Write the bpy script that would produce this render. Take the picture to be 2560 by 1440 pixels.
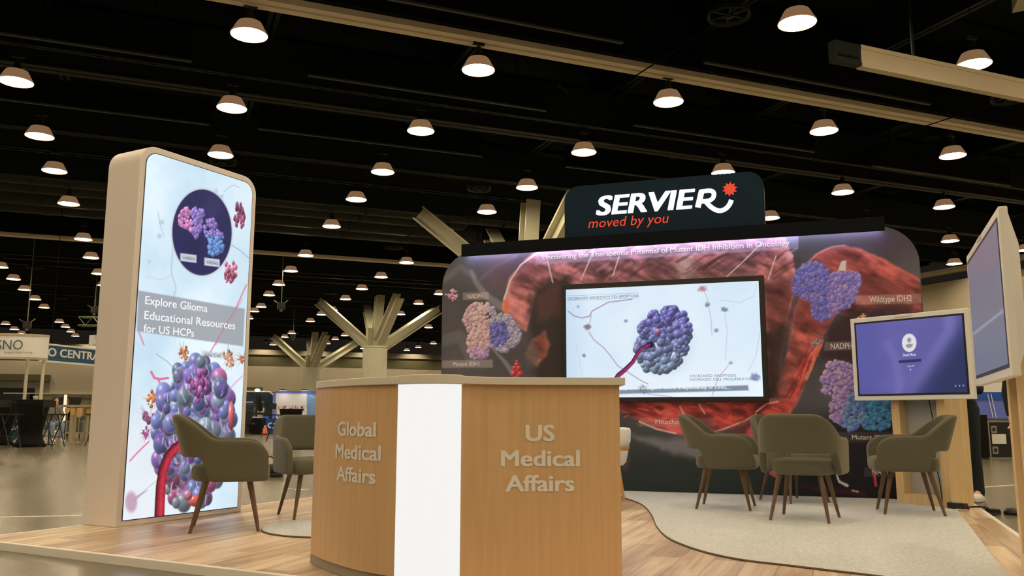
import bpy, bmesh, math, random
import numpy as np
from mathutils import Matrix, Vector

# ------------------------------------------------------------------ camera
for o in list(bpy.data.objects):
    bpy.data.objects.remove(o, do_unlink=True)
SC = bpy.context.scene
COL = SC.collection
YAW, PITCH, ROLL, FPX = np.radians(22.29), np.radians(8.5), np.radians(.12), 2138.
EYE = .85
_cy, _sy, _cp, _sp = np.cos(YAW), np.sin(YAW), np.cos(PITCH), np.sin(PITCH)
FW = np.array([_sy*_cp, _cy*_cp, _sp]); _r = np.array([_cy, -_sy, 0.]); _u = np.cross(_r, FW)
RT = np.cos(ROLL)*_r + np.sin(ROLL)*_u
UP = -np.sin(ROLL)*_r + np.cos(ROLL)*_u
CAM = np.array([0, 0, EYE])
cd = bpy.data.cameras.new('camera'); co = bpy.data.objects.new('camera', cd); COL.objects.link(co)
cd.sensor_width = 36; cd.lens = 36*FPX/2560; cd.clip_end = 400; cd.clip_start = .05
M = Matrix([[RT[i], UP[i], -FW[i], CAM[i]] for i in range(3)] + [[0, 0, 0, 1]])
co.matrix_world = M
SC.camera = co

# ------------------------------------------------------------------ world, exposure
wd = bpy.data.worlds.new('hall_air'); SC.world = wd; wd.use_nodes = True
wd.node_tree.nodes['Background'].inputs[0].default_value = (1.0, .82, .6, 1)
wd.node_tree.nodes['Background'].inputs[1].default_value = .012
SC.view_settings.view_transform = 'Standard'; SC.view_settings.look = 'None'
SC.view_settings.exposure = 0.0; SC.view_settings.gamma = 1.0
SC.view_settings.use_curve_mapping = False
LAMP_L = 74.0                       # radiance of the hall's pendant lamps
LAMP_C = (1.0, .795, .50)
ILL = np.array([.64, .50, .345])    # what a white card receives under them

# ------------------------------------------------------------------ plan helpers
def ray(x, y): return FW + RT*(x-1280)/FPX - UP*(y-720)/FPX
def onz(x, y, z): d = ray(x, y); return CAM + d*(z-EYE)/d[2]
def onpl(x, y, P, N): d = ray(x, y); return CAM + d*(np.dot(P-CAM, N)/np.dot(d, N))
def W(r, f, z=0.): return np.array([r*_cy+f*_sy, -r*_sy+f*_cy, z])
def proj(P):
    v = np.asarray(P, float)-CAM; z = v@FW
    return 1280+FPX*(v@RT)/z, 720-FPX*(v@UP)/z, z
Z3 = np.array([0, 0, 1.])
class Fr:
    """A plane: origin P, horizontal direction U, up Z, normal N towards the viewer."""
    def __init__(s, P, U, toward=None):
        s.P = np.array(P, float); s.U = np.array(U, float); s.U[2] = 0; s.U /= np.linalg.norm(s.U)
        s.N = np.cross(s.U, Z3)
        t = (CAM if toward is None else toward) - s.P
        if toward is not False and s.N@t < 0: s.N = -s.N
    def w(s, u, v, n=0.): return s.P + s.U*u + Z3*v + s.N*n
    def uv(s, x, y):
        p = onpl(x, y, s.P, s.N)-s.P; return p@s.U, p[2]

# ------------------------------------------------------------------ materials
def lin(c):
    c = np.asarray(c, float)/255.
    return np.where(c <= .04045, c/12.92, ((c+.055)/1.055)**2.4)
def alb(*c):            # colour of a thing that looks like c (0-255) in this warm light
    return tuple(np.clip(lin(c)/ILL, .002, .86))
ILLW = np.array([.52, .38, .235])
MATS = {}
def mat(name, col, rough=.6, metal=0., bump=0., bscale=40., var=0., vscale=6., spec=.5, emit=None, es=0., stretch=None):
    if name in MATS: return MATS[name]
    m = bpy.data.materials.new(name); m.use_nodes = True; MATS[name] = m
    nt = m.node_tree; b = nt.nodes['Principled BSDF']
    b.inputs['Base Color'].default_value = (*col[:3], 1); b.inputs['Roughness'].default_value = rough
    b.inputs['Metallic'].default_value = metal; b.inputs['Specular IOR Level'].default_value = spec
    if emit is not None:
        b.inputs['Emission Color'].default_value = (*emit, 1); b.inputs['Emission Strength'].default_value = es
    if var or bump:
        tc = nt.nodes.new('ShaderNodeTexCoord'); mp = nt.nodes.new('ShaderNodeMapping')
        nt.links.new(tc.outputs['Object'], mp.inputs[0])
        if stretch: mp.inputs['Scale'].default_value = stretch
        if var:
            n = nt.nodes.new('ShaderNodeTexNoise'); n.inputs['Scale'].default_value = vscale; n.inputs['Detail'].default_value = 6
            nt.links.new(mp.outputs[0], n.inputs['Vector'])
            rp = nt.nodes.new('ShaderNodeValToRGB')
            rp.color_ramp.elements[0].position = .3; rp.color_ramp.elements[1].position = .7
            rp.color_ramp.elements[0].color = (*[c*(1-var) for c in col[:3]], 1)
            rp.color_ramp.elements[1].color = (*[min(1, c*(1+var)) for c in col[:3]], 1)
            nt.links.new(n.outputs['Fac'], rp.inputs[0]); nt.links.new(rp.outputs[0], b.inputs['Base Color'])
        if bump:
            n2 = nt.nodes.new('ShaderNodeTexNoise'); n2.inputs['Scale'].default_value = bscale; n2.inputs['Detail'].default_value = 3
            nt.links.new(mp.outputs[0], n2.inputs['Vector'])
            bp = nt.nodes.new('ShaderNodeBump'); bp.inputs['Strength'].default_value = bump; bp.inputs['Distance'].default_value = .01
            nt.links.new(n2.outputs['Fac'], bp.inputs['Height']); nt.links.new(bp.outputs[0], b.inputs['Normal'])
    return m
def emat(name, col, s, var=None):
    if name in MATS: return MATS[name]
    m = mat(name, (.02, .02, .02), .5, emit=col, es=s); return m
def vcol_mat(name, mode):   # printed picture (mode 'print') or lit screen picture ('screen'), colours in the mesh
    m = bpy.data.materials.new(name); m.use_nodes = True; nt = m.node_tree; b = nt.nodes['Principled BSDF']
    a = nt.nodes.new('ShaderNodeVertexColor'); a.layer_name = 'picture'
    if mode == 'print':
        nt.links.new(a.outputs[0], b.inputs['Base Color']); b.inputs['Roughness'].default_value = .5
        b.inputs['Specular IOR Level'].default_value = .25
    else:
        b.inputs['Base Color'].default_value = (.01, .01, .01, 1); b.inputs['Roughness'].default_value = .35
        b.inputs['Specular IOR Level'].default_value = .15
        nt.links.new(a.outputs[0], b.inputs['Emission Color']); b.inputs['Emission Strength'].default_value = 1.0
    return m

# ------------------------------------------------------------------ mesh helpers
class MB:
    def __init__(s): s.v = []; s.f = []
    def add(s, vs, fs):
        k = len(s.v); s.v += [tuple(map(float, p)) for p in vs]; s.f += [tuple(i+k for i in f) for f in fs]; return s
    def box(s, c, x, y, z, hx, hy, hz):      # centre, three axes, half sizes
        c, x, y, z = map(np.asarray, (c, x, y, z)); vs = []
        for a in (-1, 1):
            for b in (-1, 1):
                for d in (-1, 1): vs.append(c+x*a*hx+y*b*hy+z*d*hz)
        return s.add(vs, [(0, 1, 3, 2), (4, 6, 7, 5), (0, 4, 5, 1), (2, 3, 7, 6), (0, 2, 6, 4), (1, 5, 7, 3)])
    def aabb(s, x0, y0, z0, x1, y1, z1):
        return s.box(((x0+x1)/2, (y0+y1)/2, (z0+z1)/2), (1, 0, 0), (0, 1, 0), (0, 0, 1), abs(x1-x0)/2, abs(y1-y0)/2, abs(z1-z0)/2)
    def fbox(s, F, u0, u1, v0, v1, n0, n1):  # box in a frame
        return s.box(F.w((u0+u1)/2, (v0+v1)/2, (n0+n1)/2), F.U, Z3, F.N, abs(u1-u0)/2, abs(v1-v0)/2, abs(n1-n0)/2)
    def tube(s, path, r, seg=8, cap=True):
        path = [np.asarray(p, float) for p in path]; n = len(path)
        rs = r if hasattr(r, '__len__') else [r]*n
        vs = []; fs = []; prev = None
        for i, p in enumerate(path):
            t = path[min(i+1, n-1)]-path[max(i-1, 0)]; t = t/(np.linalg.norm(t)+1e-12)
            if prev is None:
                a = np.array([0, 0, 1.]) if abs(t[2]) < .9 else np.array([1., 0, 0]); x = np.cross(t, a)
            else: x = prev-t*(prev@t)
            x /= np.linalg.norm(x); prev = x; y = np.cross(t, x)
            for k in range(seg):
                a = 2*np.pi*k/seg; vs.append(p+(x*np.cos(a)+y*np.sin(a))*rs[i])
        for i in range(n-1):
            for k in range(seg):
                k2 = (k+1) % seg; fs.append((i*seg+k, i*seg+k2, (i+1)*seg+k2, (i+1)*seg+k))
        if cap: fs += [tuple(range(seg))[::-1], tuple((n-1)*seg+k for k in range(seg))]
        return s.add(vs, fs)
    def lathe(s, prof, c=(0, 0, 0), seg=24, cap=True):
        vs = []; fs = []; c = np.asarray(c, float)
        for r, z in prof:
            for k in range(seg):
                a = 2*np.pi*k/seg; vs.append(c+np.array([r*np.cos(a), r*np.sin(a), z]))
        n = len(prof)
        for i in range(n-1):
            for k in range(seg):
                k2 = (k+1) % seg; fs.append((i*seg+k, i*seg+k2, (i+1)*seg+k2, (i+1)*seg+k))
        if cap: fs += [tuple(range(seg))[::-1], tuple((n-1)*seg+k for k in range(seg))]
        return s.add(vs, fs)
    def prism(s, pts, off):                  # planar outline pts (3d) swept by the vector off
        n = len(pts); pts = [np.asarray(p, float) for p in pts]; off = np.asarray(off, float)
        fs = [tuple(range(n)), tuple(range(2*n-1, n-1, -1))]
        fs += [(i, i+n, (i+1) % n+n, (i+1) % n) for i in range(n)]
        return s.add(pts+[p+off for p in pts], fs)
    def ball(s, c, r, seg=12, rings=8, ax=None):
        c = np.asarray(c, float); r = np.asarray(r if hasattr(r, '__len__') else (r, r, r), float)
        A = np.eye(3) if ax is None else np.asarray(ax)
        vs = [c+A.T@(np.array([0, 0, 1])*r)]; fs = []
        for i in range(1, rings):
            t = np.pi*i/rings
            for k in range(seg):
                a = 2*np.pi*k/seg; vs.append(c+A.T@(np.array([np.sin(t)*np.cos(a), np.sin(t)*np.sin(a), np.cos(t)])*r))
        vs.append(c-A.T@(np.array([0, 0, 1])*r)); L = len(vs)-1
        for k in range(seg):
            k2 = (k+1) % seg; fs.append((0, 1+k, 1+k2)); fs.append((L, L-seg+k2, L-seg+k))
        for i in range(rings-2):
            for k in range(seg):
                k2 = (k+1) % seg; a = 1+i*seg
                fs.append((a+k, a+seg+k, a+seg+k2, a+k2))
        return s.add(vs, fs)
    def build(s, name, m, parent=None, smooth=False, bevel=0., sub=0, remesh=0., origin=None, solid=0., auto=False):
        me = bpy.data.meshes.new(name)
        v = np.array(s.v, float)
        me.from_pydata([tuple(p) for p in v], [], s.f)
        bm = bmesh.new(); bm.from_mesh(me); bmesh.ops.recalc_face_normals(bm, faces=bm.faces[:]); bm.to_mesh(me); bm.free()
        o = bpy.data.objects.new(name, me); COL.objects.link(o)
        if m is not None: me.materials.append(m)
        if smooth: me.polygons.foreach_set('use_smooth', [True]*len(me.polygons))
        if solid:
            q = o.modifiers.new('thickness', 'SOLIDIFY'); q.thickness = solid; q.offset = 0
        if bevel:
            q = o.modifiers.new('bevel', 'BEVEL'); q.width = bevel; q.segments = 2; q.limit_method = 'ANGLE'; q.angle_limit = .6
        if remesh:
            q = o.modifiers.new('skin', 'REMESH'); q.mode = 'VOXEL'; q.voxel_size = remesh; q.use_smooth_shade = True
            q = o.modifiers.new('soft', 'SMOOTH'); q.factor = .5; q.iterations = 4
        if sub:
            q = o.modifiers.new('soft', 'SUBSURF'); q.levels = sub; q.render_levels = sub
        if o.modifiers: bake(o)
        if parent is not None: set_parent(o, parent)
        elif origin is not None: recentre(o, origin)
        return o
def bake(o):
    dg = bpy.context.evaluated_depsgraph_get(); me = bpy.data.meshes.new_from_object(o.evaluated_get(dg))
    old = o.data; o.modifiers.clear(); o.data = me; me.name = old.name; bpy.data.meshes.remove(old)
def world(o):       # matrices of unparented / parented objects without a scene update
    m = Matrix.LocRotScale(o.location, o.rotation_euler, o.scale)
    return world(o.parent) @ o.matrix_parent_inverse @ m if o.parent else m
def set_parent(o, p):
    mw = world(p); o.data.transform(mw.inverted()); o.parent = p
def recentre(o, org):
    o.data.transform(Matrix.Translation(-Vector(org))); o.location = Vector(org)
def empty(name, loc, rz=0.):
    o = bpy.data.objects.new(name, None); COL.objects.link(o); o.location = tuple(map(float, loc)); o.rotation_euler = (0, 0, rz)
    o.empty_display_size = .1; return o
def tag(o, label, cat=None, group=None, kind=None):
    o['label'] = label
    if cat: o['category'] = cat
    if group: o['group'] = group
    if kind: o['kind'] = kind
    return o
def thing(name, loc, label, cat, group=None, rz=0.): return tag(empty(name, loc, rz), label, cat, group)
def struct(o, label): o['kind'] = 'structure'; o['label'] = label; return o
def kids(o): return [c for c in bpy.data.objects if c.parent == o]
def copy_tree(o, parent=None):
    ch = kids(o); c = o.copy(); COL.objects.link(c)
    if parent is not None: c.parent = parent
    for k in ch: copy_tree(k, c)
    return c

def text(s, F, u0, v0, u1, h, m, name, parent, bold=.0, shear=0., n=.004, ext=.001, res=3, fit=True, space=1.0):
    """Lettering on the plane F: baseline from (u0, v0) to u1, capitals h high."""
    cu = bpy.data.curves.new(name, 'FONT'); cu.body = s; cu.size = 1; cu.shear = shear
    cu.extrude = 0; cu.resolution_u = res; cu.fill_mode = 'FRONT'; cu.space_character = space
    o = bpy.data.objects.new(name, cu); COL.objects.link(o)
    dg = bpy.context.evaluated_depsgraph_get(); me = bpy.data.meshes.new_from_object(o.evaluated_get(dg))
    bpy.data.objects.remove(o); bpy.data.curves.remove(cu)
    k = len(me.vertices); co_ = np.zeros(k*3); me.vertices.foreach_get('co', co_); co_ = co_.reshape(-1, 3)
    x0, x1 = co_[:, 0].min()-bold, co_[:, 0].max()+bold; sx = (u1-u0)/(x1-x0); sy = h/(.69+bold)
    polys = [tuple(p.vertices) for p in me.polygons]; bpy.data.meshes.remove(me); mb = MB()
    for bx, by in (((0, 0),) if not bold else ((-bold, -bold*.5), (bold, -bold*.5), (bold, bold*.5), (-bold, bold*.5), (0, bold*.5), (0, -bold*.5))):
        P = F.P[None]+F.U[None]*(u0+(co_[:, 0:1]+bx-x0)*sx)+Z3[None]*(v0+(co_[:, 1:2]+by+bold*.5)*sy)+F.N[None]*(n+.00012*len(mb.f)/max(1, len(polys)))
        mb.add(P, polys)
    return mb.build(name, m, parent)
def ptext(s, F, bl, br, top, m, name, parent, **k):
    """The same, its place read off the photograph: baseline ends and the top of the first capital."""
    a = F.uv(*bl); b = F.uv(*br); t = F.uv(*top)
    return text(s, F, a[0], (a[1]+b[1])/2, b[0], t[1]-a[1], m, name, parent, **k)
def rrect(u0, u1, v0, v1, r, rb=None, seg=8):
    rb = r if rb is None else rb; P = []
    for cx, cz, a0, rr in ((u1-rb, v0+rb, -90, rb), (u1-r, v1-r, 0, r), (u0+r, v1-r, 90, r), (u0+rb, v0+rb, 180, rb)):
        if rr <= 1e-6: P.append((cx, cz)); continue
        for k in range(seg+1):
            a = np.radians(a0+90*k/seg); P.append((cx+rr*np.cos(a), cz+rr*np.sin(a)))
    return P
def panel(F, pts, n0, n1): return MB().prism([F.w(u, v, n0) for u, v in pts], F.N*(n1-n0))

# ------------------------------------------------------------------ painting of printed and shown pictures
def vnoise(x, y, seed=0):
    xi = np.floor(x).astype(int); yi = np.floor(y).astype(int); fx = x-xi; fy = y-yi
    fx = fx*fx*(3-2*fx); fy = fy*fy*(3-2*fy)
    def h(a, b):
        q = (a*374761393+b*668265263+seed*974711) & 0x7fffffff; q = ((q ^ (q >> 13))*1274126177) & 0x7fffffff
        return ((q ^ (q >> 16)) & 0xffff)/65535.
    return (h(xi, yi)*(1-fx)+h(xi+1, yi)*fx)*(1-fy)+(h(xi, yi+1)*(1-fx)+h(xi+1, yi+1)*fx)*fy
def fbm(x, y, seed=0, o=4):
    t = 0; a = .5; tot = 0
    for i in range(o): t = t+a*vnoise(x, y, seed+i); tot += a; a *= .5; x = x*2.03; y = y*2.03
    return t/tot
def sstep(a, b, x): t = np.clip((x-a)/(b-a+1e-12), 0, 1); return t*t*(3-2*t)
class Canvas:
    """Colours (0-255) of a flat picture; X, Y are where its points lie as measured from the photograph."""
    def __init__(s, F, U0, U1, V0, V1, nu, nv, lim=None, n=.003):
        s.F = F; tt = np.linspace(0, 1, nu); vv = np.linspace(V0, V1, nv); s.nu, s.nv = nu, nv
        uu = np.zeros((nv, nu))
        for j, v in enumerate(vv):
            a, b = (U0, U1) if lim is None else lim(v)
            uu[j] = a+(b-a)*tt
        V = np.repeat(vv[:, None], nu, 1)
        s.u = uu.ravel(); s.v = V.ravel()
        P = F.P[None]+F.U[None]*s.u[:, None]+Z3[None]*s.v[:, None]+F.N[None]*n
        s.P = P; v = P-CAM; z = v@FW; s.X = 1280+FPX*(v@RT)/z; s.Y = 720-FPX*(v@UP)/z
        s.C = np.zeros((len(P), 3))
    def over(s, m, c, idx=None):
        c = np.asarray(c, float)
        if idx is None: s.C = s.C*(1-m[:, None])+c*m[:, None]
        else: s.C[idx] = s.C[idx]*(1-m[:, None])+c*m[:, None]
    def near(s, x0, x1, y0, y1): return np.nonzero((s.X > x0) & (s.X < x1) & (s.Y > y0) & (s.Y < y1))[0]
    def ell(s, cx, cy, rx, ry, c, a=1., soft=.15, nz=0., seed=1, nsc=.1):
        k = 1+soft+nz; i = s.near(cx-rx*k, cx+rx*k, cy-ry*k, cy+ry*k)
        if not len(i): return
        d = np.hypot((s.X[i]-cx)/rx, (s.Y[i]-cy)/ry)
        if nz: d = d+nz*(fbm(s.X[i]*nsc, s.Y[i]*nsc, seed)-.5)*2
        s.over(a*(1-sstep(1-soft, 1+soft*.3, d)), c, i)
    def poly_d(s, pts, i):
        pts = np.asarray(pts, float); x, y = s.X[i], s.Y[i]; ins = np.zeros(len(i), bool); dist = np.full(len(i), 1e9)
        for k in range(len(pts)):
            a, b = pts[k], pts[(k+1) % len(pts)]; ab = b-a
            t = np.clip(((x-a[0])*ab[0]+(y-a[1])*ab[1])/(ab@ab+1e-9), 0, 1)
            dist = np.minimum(dist, np.hypot(x-a[0]-t*ab[0], y-a[1]-t*ab[1]))
            c = ((a[1] > y) != (b[1] > y)) & (x < (b[0]-a[0])*(y-a[1])/(b[1]-a[1]+1e-12)+a[0]); ins ^= c
        return np.where(ins, dist, -dist)
    def poly(s, pts, c, a=1., soft=3., nz=0., seed=3, nsc=.05):
        p = np.asarray(pts, float); k = soft+nz*2+2
        i = s.near(p[:, 0].min()-k, p[:, 0].max()+k, p[:, 1].min()-k, p[:, 1].max()+k)
        if not len(i): return i, None
        d = s.poly_d(pts, i)
        if nz: d = d+nz*(fbm(s.X[i]*nsc, s.Y[i]*nsc, seed)-.5)*2
        m = sstep(-soft, soft, d)*a
        if callable(c): c = c(s.X[i], s.Y[i], d)
        s.over(m, c, i); return i, d
    def stroke(s, pts, w, c, a=1., soft=1., tube=False):
        p = np.asarray(pts, float); ws = np.linspace(w[0], w[1], len(p)) if hasattr(w, '__len__') else np.full(len(p), w)
        k = ws.max()+soft+2; i = s.near(p[:, 0].min()-k, p[:, 0].max()+k, p[:, 1].min()-k, p[:, 1].max()+k)
        if not len(i): return
        x, y = s.X[i], s.Y[i]; best = np.full(len(i), 1e9); sg = np.zeros(len(i))
        for q in range(len(p)-1):
            ab = p[q+1]-p[q]; t = np.clip(((x-p[q][0])*ab[0]+(y-p[q][1])*ab[1])/(ab@ab+1e-9), 0, 1)
            dx = x-p[q][0]-t*ab[0]; dy = y-p[q][1]-t*ab[1]; d = np.hypot(dx, dy)/(ws[q]+(ws[q+1]-ws[q])*t)
            sd = (dx*ab[1]-dy*ab[0])/(np.linalg.norm(ab)+1e-9)/ws[q]
            u = d < best; best = np.where(u, d, best); sg = np.where(u, sd, sg)
        m = a*(1-sstep(1-soft/ws.max(), 1+soft/ws.max()*.5, best))
        c = np.asarray(c, float)
        if tube:
            sh = np.clip(1.05-.55*np.abs(sg-.25)**1.5, .3, 1.2); c = c[None]*sh[:, None]
            g = fbm(x*.25, y*.25, 5); c = c*(.8+.4*g)[:, None]
        s.over(m, c, i)
    def bub(s, cx, cy, rx, ry, c, a=1., hi=.9, rim=.35, dark=.45):
        i = s.near(cx-rx, cx+rx, cy-ry, cy+ry)
        if not len(i): return
        dx = (s.X[i]-cx)/rx; dy = (s.Y[i]-cy)/ry; d2 = dx*dx+dy*dy; ok = d2 < 1; i = i[ok]; dx = dx[ok]; dy = dy[ok]; d2 = d2[ok]
        if not len(i): return
        nz = np.sqrt(1-d2); l = np.clip(-dx*.42-dy*.6+nz*.68, 0, 1)
        col = np.asarray(c, float)[None]*(dark+(1.1-dark)*l)[:, None]
        f = rim*(1-nz)**2; col = col*(1-f[:, None])+np.array([225, 228, 240.])*f[:, None]
        sp = hi*np.exp(-((dx+.38)**2+(dy+.45)**2)/.035); col = col*(1-sp[:, None])+250*sp[:, None]
        s.over(a*sstep(1.0, .86, np.sqrt(d2)), np.clip(col, 0, 255), i)
    def cluster(s, inside, box, n, r0, r1, cols, seed, asp=1., **k):
        R = random.Random(seed); pts = []
        x0, x1, y0, y1 = box; tries = 0
        while len(pts) < n and tries < n*40:
            tries += 1; x = R.uniform(x0, x1); y = R.uniform(y0, y1)
            if inside(x, y): pts.append((x, y, R.uniform(r0, r1), R.random()))
        pts.sort(key=lambda p: p[3])
        for x, y, r, q in pts:
            c = cols(x, y, R); s.bub(x, y, r*asp, r, c, **k)
    def flower(s, cx, cy, r, c, seed, asp=1., n=26):
        R = random.Random(seed)
        for k in range(n):
            a = R.uniform(0, 6.28); q = R.uniform(.1, 1)*r
            j = R.uniform(.7, 1.25); rr = r*R.uniform(.14, .34)
            s.bub(cx+np.cos(a)*q*asp, cy+np.sin(a)*q, rr*asp, rr, [min(255, v*j) for v in c], hi=.5, rim=.25, dark=.5)
    def build(s, name, m, parent, scale=None):
        me = bpy.data.meshes.new(name); nu, nv = s.nu, s.nv
        idx = np.arange(nu*nv).reshape(nv, nu)
        q = np.stack([idx[:-1, :-1], idx[:-1, 1:], idx[1:, 1:], idx[1:, :-1]], -1).reshape(-1, 4)
        if np.cross(s.F.U, Z3)@s.F.N < 0: q = q[:, ::-1]
        me.vertices.add(nu*nv); me.vertices.foreach_set('co', s.P.ravel())
        me.loops.add(len(q)*4); me.loops.foreach_set('vertex_index', q.ravel().astype(np.int32))
        me.polygons.add(len(q)); me.polygons.foreach_set('loop_start', np.arange(0, len(q)*4, 4, dtype=np.int32))
        me.update(calc_edges=True)
        c = lin(np.clip(s.C, 0, 255)); c = c/ILLW if scale is None else c*scale
        if scale is None: c = np.clip(c, .002, .85)
        at = me.color_attributes.new('picture', 'FLOAT_COLOR', 'POINT')
        at.data.foreach_set('color', np.concatenate([c, np.ones((len(c), 1))], 1).ravel())
        me.materials.append(m)
        o = bpy.data.objects.new(name, me); COL.objects.link(o); set_parent(o, parent); return o

# ================================================================== THE HALL
def concrete():
    m = bpy.data.materials.new('polished_concrete'); m.use_nodes = True; nt = m.node_tree; b = nt.nodes['Principled BSDF']
    tc = nt.nodes.new('ShaderNodeTexCoord')
    n = nt.nodes.new('ShaderNodeTexNoise'); n.inputs['Scale'].default_value = .8; n.inputs['Detail'].default_value = 9; n.inputs['Roughness'].default_value = .65
    nt.links.new(tc.outputs['Object'], n.inputs['Vector'])
    r = nt.nodes.new('ShaderNodeValToRGB'); r.color_ramp.elements[0].position = .32; r.color_ramp.elements[1].position = .7
    r.color_ramp.elements[0].color = (*alb(78, 63, 40), 1); r.color_ramp.elements[1].color = (*alb(92, 75, 49), 1)
    nt.links.new(n.outputs['Fac'], r.inputs[0]); nt.links.new(r.outputs[0], b.inputs['Base Color'])
    n2 = nt.nodes.new('ShaderNodeTexNoise'); n2.inputs['Scale'].default_value = 2.2; n2.inputs['Detail'].default_value = 5
    nt.links.new(tc.outputs['Object'], n2.inputs['Vector'])
    r2 = nt.nodes.new('ShaderNodeMapRange'); r2.inputs['To Min'].default_value = .22; r2.inputs['To Max'].default_value = .27
    nt.links.new(n2.outputs['Fac'], r2.inputs[0]); nt.links.new(r2.outputs[0], b.inputs['Roughness'])
    return m
M_beige = mat('beige_paint', alb(176, 150, 112), .75, var=.04, vscale=1.2)
M_soffit = mat('soffit_paint', alb(150, 130, 98), .7)
M_olive = mat('olive_band', alb(92, 80, 48), .8)
M_recess = mat('recess_grey', alb(128, 112, 88), .8)
M_wains = mat('wainscot_wood', alb(132, 110, 80), .6, var=.12, vscale=3)
M_dark = mat('ceiling_black', (.0016, .0034, .0032), .8, spec=.15)
M_deck = mat('deck_black', (.0026, .0066, .0066), .85, spec=.15)
M_steel = mat('dark_green_steel', (.0105, .0165, .0125), .6, spec=.3)
M_steelb = mat('dark_blue_steel', (.006, .0125, .0145), .55, spec=.3)
M_track = mat('beige_track', (.84, .76, .62), .55)
M_slot = mat('slot_black', (.01, .01, .01), .8)
M_post = mat('column_paint', alb(172, 154, 118), .6, var=.03, vscale=2)
M_arm = mat('arm_paint', alb(160, 142, 106), .55)
M_edgel = mat('baffle_edge', (.055, .066, .066), .5)
M_chrome = mat('bright_metal', (.55, .53, .5), .3, metal=1.)
M_black = mat('matt_black', (.012, .012, .012), .7)
M_blackp = mat('black_plastic', (.015, .015, .016), .4)
M_white = mat('white_paint', (.72, .70, .66), .5)

YB, XR, HT = 76., 30., 6.4
floor = MB().aabb(-46, -30, -.2, 36, 84, 0).build('floor', concrete()); struct(floor, 'polished grey brown concrete floor of the exhibition hall')
deck = MB()
xs = np.arange(-46, 36.01, .5)
deck.aabb(-46, -30, 8.6, 36, 84, 8.8)
for y in np.arange(-29.5, 84, 1.2): deck.aabb(-46, y, 8.5, 36, y+.45, 8.62)
struct(deck.build('ceiling', M_deck), 'black ribbed roof deck of the hall')
FB = Fr((0, YB, 0), (1, 0, 0)); FB.N = np.array([0, -1., 0])
wb = MB().aabb(-46, YB, 0, XR, YB+.4, HT).build('wall_back', M_beige); struct(wb, 'far beige hall wall with a dark band and timber dado')
MB().fbox(FB, -46, XR, 5.07, 5.97, 0, .05).build('dark_band', M_olive, wb)
MB().fbox(FB, -46, XR, 5.97, HT, 0, .3).build('soffit', M_soffit, wb)
MB().fbox(FB, -11, 1.2, 0, 2.45, 0, .12).build('wainscot', M_wains, wb)
MB().fbox(FB, -11, 1.2, 2.45, 2.53, 0, .2).build('dado_rail', M_track, wb)
MB().fbox(FB, -30, -7.9, 0, 3.45, 0, .06).build('recess', M_recess, wb)
MB().fbox(FB, -30, -7.9, 3.45, 3.95, 0, .3).build('lintel', M_olive, wb)
MB().fbox(FB, 4.2, 8.2, 2.35, 3.2, 0, .12).build('opening_head', M_olive, wb)
MB().fbox(FB, 4.2, 8.2, 0, 2.35, 0, .08).build('opening', M_recess, wb)
MB().fbox(FB, -5.9, -3.6, 2.05, 2.2, .1, .16).build('vent_grille', M_olive, wb)
wr = MB().aabb(XR, -30, 0, XR+.4, 84, HT).build('wall_right', M_beige); struct(wr, 'beige side wall of the hall')
MB().aabb(XR-.25, -30, 6.75, XR+.3, 84, 6.9).build('cornice', M_track, wr)
MB().aabb(XR-.05, 24.2, 2.5, XR, 26.4, 5.2).build('service_panel', M_recess, wr)
wl = MB().aabb(-46.4, -30, 0, -46, 84, HT).build('wall_left', M_beige); struct(wl, 'beige wall at the far side of the hall')
wf = MB().aabb(-46, -30.4, 0, 36, -30, HT).build('wall_front', M_beige); struct(wf, 'beige hall wall behind the viewer')
for i, (u0, u1) in enumerate(((-14.2, -8.9), (-2.1, -.6))):
    d = MB().fbox(FB, u0, u1, 0, 3.0 if i else 2.9, .06, .12).build('door_%d' % (i+1), M_recess if i else M_black, None)
    struct(d, 'glazed doorway in the far beige wall' if not i else 'service door in the far beige wall')
    MB().fbox(FB, u0+.3, u1-.3, 1.3 if i else .3, 2.6, .12, .16).build('glass', M_blackp, d)
    MB().fbox(FB, (u0+u1)/2-.1, (u0+u1)/2+.1, .2, 2.8, .12, .2).build('mullion', M_olive, d)
M_can = mat('downlight_can', (.02, .02, .02), .6)
def washer(p, aim, pw, lab):
    t = thing('wall_washer', p, lab, 'lamp', 'recessed wall washers')
    MB().lathe([(.12, 0), (.12, .25), (.02, .25)], p, 14, cap=False).build('housing', M_can, t); MB().tube([p+Z3*.2, np.array([p[0], p[1], 8.49])], .015, 6).build('hanger', M_can, t)
    l = bpy.data.lights.new('lamp_light', 'SPOT'); l.energy = pw; l.color = (1.0, .80, .52); l.spot_size = 2.1; l.spot_blend = .7; l.shadow_soft_size = .08
    o = bpy.data.objects.new('lamp_light', l); COL.objects.link(o); o.parent = t; o.location = (0, 0, -.02)
    o.rotation_euler = Vector(np.array(aim, float)).to_track_quat('-Z', 'Y').to_euler()
for k, x in enumerate(np.arange(-31.5, 29, 4.4)): washer(np.array([x, YB-1.6, 6.9]), (0, .55, -1), 150, 'small can wall washer along the far beige wall')
for k, y in enumerate(np.arange(3, 74, 5.2)): washer(np.array([XR-1.6, y, 6.95]), (.55, 0, -1), 90, 'small can spot added along the beige side wall to brighten it')  # unseen spots, added to brighten the side wall
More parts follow.
